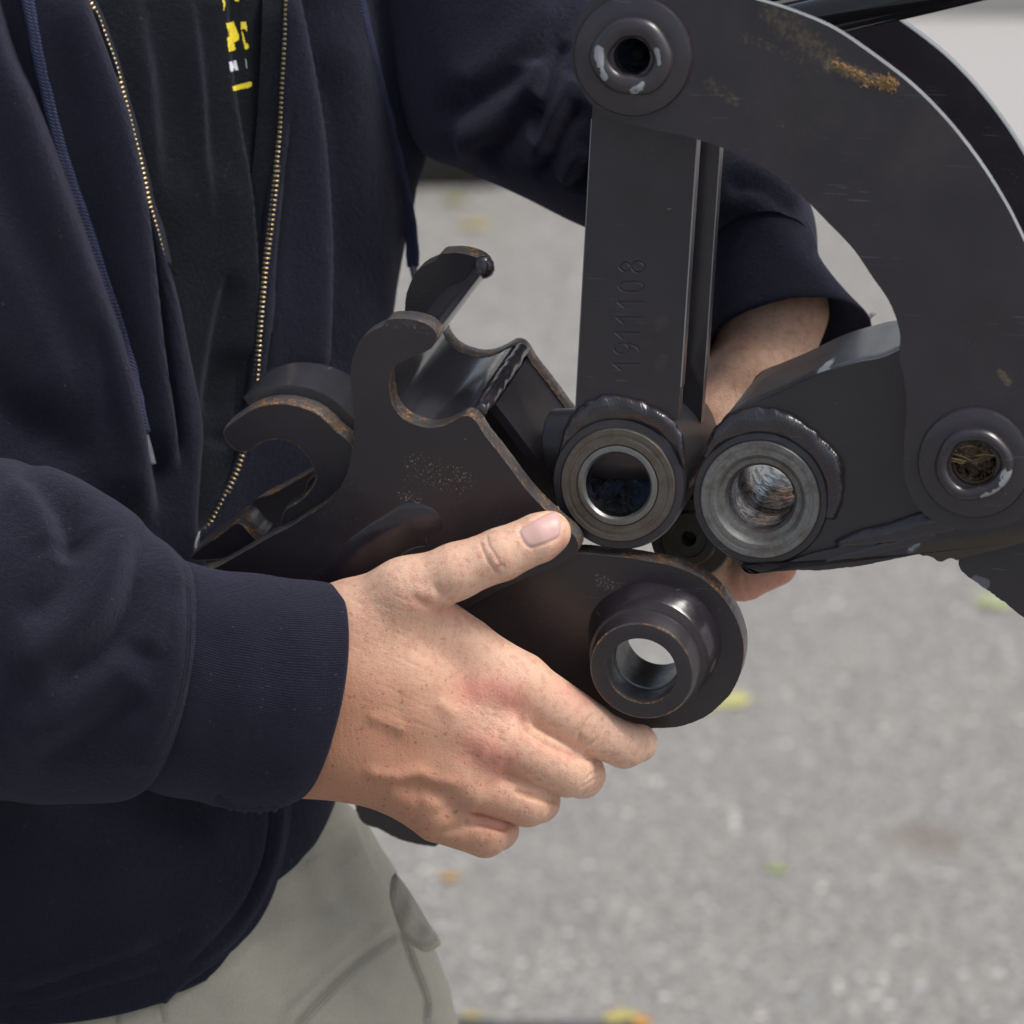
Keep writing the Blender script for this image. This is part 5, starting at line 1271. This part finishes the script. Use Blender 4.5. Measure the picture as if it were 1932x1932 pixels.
TS = [
    (c7([(1500, 612), (1350, 722), (1200, 862), (1090, 980)]), -6, 4, 6, .05),
    (c7([(1470, 600), (1320, 712), (1170, 850), (1060, 970)]), 7, 14, 8, .05),
    (c7([(1440, 560), (1250, 700), (1100, 800), (900, 900), (800, 960)]), 10, 30, 24, .2),
    (c7([(1400, 620), (1200, 780), (1000, 900)]), -9, 26, 26, .2),
    (c7([(1500, 620), (1535, 730), (1565, 810), (1590, 890), (1582, 980)]), -6, 5, 5, .05),
    (c7([(1520, 620), (1556, 730), (1588, 810), (1612, 890), (1604, 980)]), 8, 14, 14, .1),
    (c7([(1000, 620), (900, 720), (820, 800), (700, 860)]), 10, 26, 16, .3), (c7([(1250, 420), (1330, 520), (1400, 570), (1470, 590)]), -9, 16, 24, .3), (c7([(1150, 300), (1220, 420), (1230, 520)]), 9, 22, 30, .3), (c7([(1330, 780), (1400, 860), (1500, 900)]), 8, 16, 26, .3),
    (c7([(1310, 180), (1370, 330), (1430, 450), (1490, 520)]), 8, 34, 8, .1),
    (c7([(1100, 560), (1250, 400), (1300, 250)]), -12, 40, 40, .3),
    (c7([(1160, 480), (1060, 640), (900, 790), (760, 860)]), 12, 40, 40, .3),
    (c7([(445, 880), (440, 966)]), -6, 4, 4, .0), (c7([(600, 870), (625, 966)]), -6, 4, 4, .0), (c7([(520, 870), (530, 966)]), 5, 18, 18, .0),
    (c7([(1610, 710), (1650, 800), (1680, 900), (1690, 966)]), -6, 6, 8, .1),
]
d_ = strokes(P[:, :2], TS) * np.clip(-n_[:, 2] * 2.5 + .6, 0, 1) + undul(P[:, :2], 110, 41, 5)
Pq = W(P + n_ * d_[:, None]); Fq = grid_faces(nv, nphi)
# legs in world coordinates, down to the boots
def leg(cx, cy, top_z, k0):
    V = []; n = 48; rows = 30
    for i in range(rows):
        t = i / (rows - 1); z = top_z + (.09 - top_z) * t
        r = .095 * (1 - t) + .068 * t + .006 * math.sin(t * 23) * t
        for j in range(n):
            a = 2 * math.pi * j / n; V.append((cx + r * math.cos(a) * (1 + .03 * math.sin(3 * a + t * 9)), cy + r * 1.05 * math.sin(a), z))
    return np.array(V), grid_faces(rows, n, True) + k0
hz = W1(300, 2150, 880)
Va, Fa = leg(FOOT.x - .11, FOOT.y, hz.z - .02, len(Pq)); Vb, Fb = leg(FOOT.x + .04, FOOT.y, hz.z - .02, len(Pq) + len(Va))
tro = link('trousers', mesh('trousers', np.vstack([Pq, Va, Vb]), np.vstack([Fq, Fa, Fb])), M['khaki'], man, smooth=180)
for bx_ in (FOOT.x - .11, FOOT.x + .04):
    fb_ = Field((-70, -180, 0), (70, 120, 130), 6)
    fb_.bone((0, 40, 40), (0, -100, 34), 42, 36, 10, (1, 1, 1)); fb_.bone((0, 40, 40), (0, 40, 110), 42, 45, 10); fb_.f[:, :, 0] = np.maximum(fb_.f[:, :, 0], 1)
    v_, f_ = fb_.nets(); v_[:, 2] = np.maximum(v_[:, 2], 2)
    link('boot', mesh('boot', v_ * .001 + np.array([bx_, FOOT.y, 0]), f_), M['boot'], man, smooth=180)
M['thread'] = simple('grey_thread', (.33, .32, .26), .8)
for q_ in (8, 16):
    stitchline([(x + q_ * .7, y + q_ * .7) for x, y in c7([(1500, 612), (1350, 722), (1200, 862), (1090, 980)])], tro, 1, '', 'thread', tro)
    stitchline([(x + q_, y) for x, y in c7([(1500, 620), (1535, 730), (1565, 810), (1590, 890), (1582, 980)])], tro, 1, '', 'thread', tro)
stitchline(c7([(455, 880), (450, 966)]), tro, 1, '', 'thread', tro); stitchline(c7([(590, 870), (615, 966)]), tro, 1, '', 'thread', tro)
# cargo pocket flap
fl = c7([(1470, 478), (1478, 410), (1492, 396), (1520, 430), (1560, 490), (1600, 560), (1640, 622), (1664, 660), (1640, 684), (1600, 694), (1555, 668), (1515, 620), (1485, 545)])
fp_ = np.array(fl); cfl = fp_.mean(0); rings = []; nr = 14
R_ = spline(fl, 5, True)
for i in range(nr + 1):
    t = i / nr; q = cfl + (R_ - cfl) * (1 - t)
    sd, _ = seg_dist(q, spline(c7([(1500, 440), (1540, 560), (1600, 660)]), 20)); wr = 4 * np.sin(q[:, 0] * .11 + q[:, 1] * .05)
    dep = [0] * len(q)
    base = 640 + (q[:, 1] - 1700) * -.10
    rings.append(np.stack([q[:, 0], q[:, 1], base - 24 * math.sqrt(1 - (1 - t) ** 2.2) - wr * t ** .3], 1))
Vf = np.vstack(rings); 
flp = link('pocket_flap', mesh('pocket_flap', W(Vf), grid_faces(nr + 1, len(R_), True)), M['khaki'], tro, smooth=180)
stitchline([tuple(cfl + (np.array(p_) - cfl) * .80) for p_ in fl], flp, 1, '', 'thread', tro)

# ------------------------------------------------------------ body: torso, arms and both hands in one mesh
def hand_masks(V, N): pass
H = Field((500, 930, -150), (1270, 1650, 330), 3.0)
b = H.bone
# wrist and palm
b((360, 1290, 30), (520, 1300, 22), 140, 140, 10, (1, .80, 1.30))
b((500, 1300, 22), (640, 1305, 15), 142, 142, 30, (1, .77, 1.30))
b((650, 1205, 8), (740, 1215, 10), 88, 80, 60); b((560, 1290, 12), (760, 1310, 14), 105, 92, 60); b((560, 1400, 20), (740, 1430, 30), 90, 80, 60)
for a_, c_, r0, r1, k_ in (((700, 1245, 12), (985, 1302, 44), 66, 57, 46), ((700, 1310, 5), (948, 1398, 22), 66, 54, 46), ((690, 1370, 10), (893, 1478, 30), 64, 48, 46), ((670, 1420, 18), (825, 1543, 50), 62, 46, 46)):
    b(a_, c_, r0, r1, k_)
# thumb
b((695, 1160, -12), (765, 1118, -38), 68, 62, 50); b((765, 1120, -38), (860, 1078, -66), 60, 52, 30)
b((860, 1078, -66), (945, 1046, -74), 52, 49, 14); b((945, 1046, -74), (1018, 1014, -70), 49.5, 46, 10); b((1018, 1014, -70), (1036, 1005, -68), 46, 41.5, 8)
b((790, 1160, 0), (880, 1215, 20), 42, 40, 40); b((740, 1170, -10), (850, 1190, 10), 50, 40, 40)
b((890, 1228, 30), (975, 1282, 45), 52, 54, 30)
# index, middle, ring, little: proximal, middle and end bones
b((985, 1298, 44), (1110, 1374, 84), 60, 51, 9); b((1110, 1377, 84), (1178, 1406, 104), 47.5, 43, 7); b((1178, 1406, 104), (1204, 1402, 128), 43, 37, 7)
b((948, 1398, 22), (1070, 1456, 78), 53, 48, 7); b((1070, 1456, 78), (1098, 1462, 150), 47, 44, 7); b((1098, 1462, 150), (1080, 1440, 215), 43, 38, 7)
b((893, 1478, 30), (995, 1515, 82), 48, 45, 7); b((995, 1515, 82), (1016, 1512, 150), 44, 41, 7); b((1016, 1512, 150), (1000, 1485, 205), 40, 36, 7)
b((825, 1543, 50), (915, 1575, 92), 46, 43, 7); b((915, 1575, 92), (940, 1566, 150), 42, 38, 7); b((940, 1566, 150), (930, 1540, 195), 38, 33, 7)
hv, hf = H.nets(); hv = relax(hv, hf, 3, .5)
HS = [  # creases, tendons, veins, knuckles as relief on the back of the hand
    (c5([(925, 235), (945, 290), (970, 350), (1010, 405), (1050, 430)]), -2.5, 3, 3, .2), (c5([(960, 215), (975, 275), (1010, 330), (1040, 385)]), -2.2, 2.6, 2.6, .2), (c5([(985, 300), (1005, 350), (1030, 380)]), 1.2, 6, 6, .2),
    (c5([(1000, 390), (1045, 372), (1060, 400)]), -1.6, 2.5, 2.5, .2), (c5([(935, 255), (985, 240)]), -1.3, 3, 3, .2),
    (c5([(590, 500), (650, 545), (720, 575), (800, 570)]), -2.5, 8, 8, .25), (c5([(700, 450), (760, 510), (830, 560)]), -2.5, 7, 7, .25), (c5([(620, 470), (690, 510), (745, 545)]), 2, 12, 12, .3),
    (c5([(1115, 1060), (1150, 1145), (1250, 1212), (1400, 1272), (1480, 1292)]), -9, 7, 7, .15),
    (c5([(1090, 1430), (1200, 1462), (1330, 1492)]), -8, 7, 7, .15), (c5([(850, 1585), (960, 1592), (1080, 1622)]), -8, 7, 7, .15),
    (c5([(1480, 1060), (1440, 1110), (1405, 1160), (1390, 1210)]), -4.2, 3, 3, .2), (c5([(1515, 1080), (1510, 1140), (1480, 1200), (1430, 1240)]), -5.0, 3, 3, .15), (c5([(1495, 1075), (1460, 1140), (1420, 1200)]), 4.4, 6, 6, .2), (c5([(1545, 1110), (1535, 1190), (1490, 1250)]), -2, 3, 3, .2),
    (c5([(1450, 1370), (1485, 1340), (1500, 1300)]), -2.2, 3, 3, .2), (c5([(1430, 1390), (1470, 1350)]), -1.8, 2.5, 2.5, .2), (c5([(1405, 1430), (1450, 1400), (1490, 1370)]), -1.8, 3, 3, .2),
    (c5([(850, 960), (950, 980), (1080, 990), (1140, 1010)]), 7, 34, 34, .3), (c5([(900, 1250), (980, 1290), (1060, 1320)]), 7, 36, 36, .3), (c5([(800, 1400), (880, 1450), (960, 1480)]), 5, 34, 34, .3), (c5([(650, 1490), (720, 1540), (800, 1580)]), 6, 34, 34, .3),
    (c5([(860, 1640), (930, 1600), (1000, 1640), (1010, 1700)]), 4, 40, 40, .3),
    (c5([(380, 1080), (450, 1095), (540, 1130), (600, 1180)]), 4.5, 13, 13, .25), (c5([(370, 1330), (450, 1360), (560, 1370), (650, 1350), (740, 1390), (860, 1400)]), 6.5, 13, 13, .15),
    (c5([(720, 1000), (790, 1060), (850, 1090)]), 4, 13, 13, .3), (c5([(640, 1450), (720, 1490), (760, 1530)]), 5, 16, 16, .3), (c5([(470, 1440), (560, 1480), (650, 1520)]), 4, 24, 24, .3),
    (c5([(480, 1010), (620, 1020), (760, 1010)]), -4, 26, 26, .3), (c5([(420, 1180), (560, 1240), (700, 1270), (840, 1260)]), -5, 34, 34, .3), (c5([(520, 1410), (640, 1430), (780, 1450)]), -4.5, 18, 18, .3),
    (c5([(880, 1100), (960, 1140), (1080, 1170)]), -5, 26, 26, .3), (c5([(860, 1380), (940, 1400), (1040, 1420)]), -5, 24, 24, .3),
    (c5([(300, 480), (450, 420), (620, 380), (800, 330)]), 4, 40, 40, .3),
    (c5([(690, 1690), (760, 1640), (850, 1610), (920, 1590)]), -5, 8, 12, .2),
]
for q in range(60):   # fine wrinkles fanning over the knuckles and the wrist
    x0 = rng.uniform(820, 1060); y0 = 1020 + (x0 - 900) * .9 + rng.uniform(-90, 330); l = rng.uniform(30, 80)
    HS.append((c5([(x0, y0), (x0 + l * .6, y0 + l * .3 + rng.uniform(-6, 6)), (x0 + l * 1.2, y0 + l * .5 + rng.uniform(-12, 12))]), -rng.uniform(.35, .8), 1.8, 1.8, .35))
for q in range(60):
    x0 = rng.uniform(300, 620); y0 = rng.uniform(500, 1100); l = rng.uniform(60, 150)
    HS.append((c5([(x0, y0), (x0 + l * .6, y0 + l * .3), (x0 + l * 1.2, y0 + l * .5)]), -rng.uniform(.25, .6), 2.2, 2.2, .4))
for kx, ky in ((1090, 960), (1010, 1290), (880, 1440)):      # short cross creases on the knuckles
    for q in range(7):
        HS.append((c5([(kx - 30 + q * 9, ky - 26), (kx - 26 + q * 9, ky), (kx - 18 + q * 9, ky + 26)]), -.5, 1.8, 1.8, .35))
nn = vnormals(hv, hf); out_ok = (nn[:, 2] < 0)
if ((hv - hv.mean(0)) * nn).sum() < 0: hf = hf[:, ::-1]; nn = -nn
fr = np.clip(-nn[:, 2] * 2.2 + .3, 0, 1)
d = strokes(hv[:, :2], HS) * fr
# thumb nail: a shallow plate with a raised rim at the tip
A_ = np.array(c5([(1118, 215)])[0]); B_ = np.array(c5([(1318, 165)])[0])
def nail_mask(Q, pts):
    P = spline(pts, 3, True); ins = np.zeros(len(Q), bool); j = len(P) - 1
    for i in range(len(P)):
        c = ((P[i, 1] > Q[:, 1]) != (P[j, 1] > Q[:, 1])) & (Q[:, 0] < (P[j, 0] - P[i, 0]) * (Q[:, 1] - P[i, 1]) / (P[j, 1] - P[i, 1] + 1e-9) + P[i, 0]); ins ^= c; j = i
    s, _ = seg_dist(Q, np.vstack([P, P[:1]])); s = np.abs(s)
    return np.where(ins, np.clip(s / 3.5, 0, 1), 0), np.where(ins, s, -s)
TN = c5([(1120, 205), (1150, 180), (1200, 150), (1250, 125), (1290, 108), (1312, 125), (1322, 160), (1322, 205), (1312, 240), (1270, 262), (1220, 280), (1180, 290), (1148, 272), (1128, 240)])
nm, sdn = nail_mask(hv[:, :2], TN); nm *= fr > .3
d += np.where(fr > .3, -2.6 * np.exp(-((sdn - .5) / 2.6) ** 2) + 1.2 * np.clip(sdn / 6, 0, 1), 0)
IN_ = c5([(1765, 1150), (1785, 1165), (1786, 1195), (1768, 1225), (1750, 1235), (1752, 1195), (1756, 1165)])
nm2, sd2 = nail_mask(hv[:, :2], IN_); nm2 *= fr > .05
hv2 = hv + nn * d[:, None]
def blob(Q, pts, r):
    s, _ = seg_dist(Q, spline(pts, 10)); return np.exp(-(np.abs(s) / r) ** 2)
red = np.clip(.9 * blob(hv[:, :2], c5([(880, 960), (1040, 970), (1100, 1020)]), 32) + .8 * blob(hv[:, :2], c5([(930, 1240), (1040, 1300)]), 34) + .5 * blob(hv[:, :2], c5([(1330, 960), (1420, 1010)]), 24) + .5 * blob(hv[:, :2], c5([(960, 1560), (1100, 1600)]), 20) + .4 * blob(hv[:, :2], c5([(1300, 330), (1330, 260)]), 14) + .4 * blob(hv[:, :2], c5([(1250, 1230), (1340, 1260)]), 16) + .5 * blob(hv[:, :2], c5([(620, 540), (800, 600)]), 16), 0, 1)
tan_ = np.clip((hv[:, 1] - (1020 + (hv[:, 0] - 600) * .42)) / 330, 0, 1) * np.clip((1120 - hv[:, 0]) / 420, 0, 1)
masks = np.stack([red, np.clip(nm + nm2 * .7, 0, 1), np.clip(tan_ * 1.25, 0, 1), np.ones(len(hv))], 1)
# his left hand, mostly hidden
L = Field((1130, 480, 330), (1660, 1200, 800), 5.0)
b = L.bone
b((1470, 480, 600), (1462, 580, 595), 66, 94, 20, (1, 1, 1)); b((1462, 585, 600), (1435, 690, 575), 97, 92, 30); b((1435, 690, 575), (1365, 815, 560), 92, 84, 30)
b((1365, 815, 560), (1300, 950, 545), 80, 72, 40); b((1365, 830, 560), (1330, 1000, 545), 76, 62, 40)
for i, (bx_, by_) in enumerate(((1270, 1000), (1320, 1030), (1370, 1030))):
    b((1310 + 12 * i, 930, 555), (bx_, by_, 520), 52, 42, 20); b((bx_, by_, 520), (bx_ + 30, by_ + 40 + 8 * i, 450), 42, 37, 8)
b((1330, 1000, 545), (1325, 1092, 500), 50, 46, 20); b((1330, 1095, 500), (1405, 1090, 455), 45, 43, 10); b((1405, 1090, 455), (1468, 1068, 440), 43, 37, 8)
b((1300, 940, 560), (1220, 900, 520), 50, 44, 25); b((1220, 900, 520), (1180, 860, 470), 42, 36, 10)
lv, lf = L.nets(); lv = relax(lv, lf, 3, .5); ln = vnormals(lv, lf)
if ((lv - lv.mean(0)) * ln).sum() < 0: lf = lf[:, ::-1]; ln = -ln
LS = [(c4([(1060, 1000), (1070, 1030), (1058, 1055)]), -3, 3, 3, .1), (c4([(870, 1000), (880, 1060), (900, 1120)]), -3, 4, 4, .2), (c2([(900, 1290), (1000, 1340), (1100, 1330)]), 3, 20, 20, .3)]
lv = lv + ln * (strokes(lv[:, :2], LS) * np.clip(-ln[:, 2] * 2 + .3, 0, 1))[:, None]
lred = np.clip(.8 * blob(lv[:, :2], c4([(900, 1100), (1090, 1030)]), 45) + .4 * blob(lv[:, :2], c2([(1060, 1300), (1130, 1320)]), 12), 0, 1)
lm = np.stack([lred, np.zeros(len(lv)), .30 * np.ones(len(lv)) * (lv[:, 1] > 950), np.ones(len(lv))], 1)
# coarse torso, head and arms inside the clothes
T = Field((-700, -2250, 200), (1600, 1500, 1300), 22.0)
b = T.bone
b((60, -900, 900), (60, 600, 900), 330, 320, 80, (.62, 1, 1)); b((60, 600, 900), (60, 1300, 900), 310, 300, 80, (.62, 1, 1))
b((-420, -950, 900), (540, -950, 900), 170, 170, 100); b((60, -1000, 900), (60, -1500, 860), 190, 160, 60)
b((60, -1700, 830), (60, -1850, 860), 230, 240, 40); b((60, -1560, 770), (60, -1600, 800), 150, 170, 60); b((60, -1720, 585), (60, -1640, 560), 30, 42, 20)
b((-190, -1750, 860), (-200, -1680, 860), 45, 35, 15); b((310, -1750, 860), (320, -1680, 860), 45, 35, 15)
b((-420, -900, 900), (-560, 300, 750), 190, 160, 60); b((-560, 300, 750), (-420, 1180, 330), 150, 140, 40); b((-420, 1180, 330), (0, 1240, 130), 140, 130, 40); b((0, 1240, 130), (430, 1290, 30), 130, 118, 40)
b((600, -900, 900), (860, -100, 820), 180, 170, 60); b((860, -100, 820), (1110, 230, 680), 150, 115, 40); b((1110, 230, 680), (1380, 400, 620), 110, 80, 40); b((1380, 400, 620), (1470, 500, 600), 80, 78, 30)
tv, tf = T.nets(); tv = relax(tv, tf, 2, .5); tn = vnormals(tv, tf)
if ((tv - tv.mean(0)) * tn).sum() < 0: tf = tf[:, ::-1]
# trim the meeting ends inside the sleeves, then bridge the open loops
def keep(V, F, ok, data):
    g = ok[F].all(1); F = F[g]; used = np.zeros(len(V), bool); used[F.ravel()] = True; re = np.cumsum(used) - 1
    return V[used], re[F], data[used]
tm = np.tile([0, 0, 0, 1.0], (len(tv), 1))
right_arm = (tv[:, 0] > 430) & (tv[:, 1] > 1100) & (tv[:, 2] < 200)
left_arm = (tv[:, 0] > 1350) & ((tv[:, 0] - 1440) * .4 + (tv[:, 1] - 440) * .9 > -10)
tv, tf, tm = keep(tv, tf, ~(right_arm | left_arm), tm)
hv2, hf, masks = keep(hv2, hf, hv2[:, 0] > 512, masks)
lv, lf, lm = keep(lv, lf, (lv[:, 1] > 488), lm)
BV = np.vstack([hv2, lv, tv]); BF = np.vstack([hf, lf + len(hv2), tf + len(hv2) + len(lv)]); BM = np.vstack([masks, lm, tm])
bm = bmesh.new(); me = mesh('body', W(BV), BF); 
ca = me.color_attributes.new('masks', 'FLOAT_COLOR', 'POINT'); 
if len(me.vertices) == len(BM): ca.data.foreach_set('color', BM.astype(np.float32).ravel())
bm.from_mesh(me); bnd = [e for e in bm.edges if e.is_boundary]
loops = []; seen = set()
for e in bnd:
    if e in seen: continue
    st = [e]; cur = []
    while st:
        q = st.pop()
        if q in seen: continue
        seen.add(q); cur.append(q)
        for v in q.verts:
            for k in v.link_edges:
                if k.is_boundary and k not in seen: st.append(k)
    loops.append(cur)
loops = [l for l in loops if len(l) > 12]
cen = [sum((v.co for e in l for v in e.verts), Vector()) / (2 * len(l)) for l in loops]
def near(p): return sorted(range(len(loops)), key=lambda i: (cen[i] - p).length)[:2]
print('open loops', [(len(l), [round(x, 3) for x in c]) for l, c in zip(loops, cen)])
for p in (W1(470, 1290, 25), W1(1440, 450, 610)):
    ids = near(p)
    try: bmesh.ops.bridge_loops(bm, edges=loops[ids[0]] + loops[ids[1]])
    except Exception as ex: print('bridge', ex)
bm.to_mesh(me); bm.free()
body = link('body', me, M['skin'], man, smooth=180)
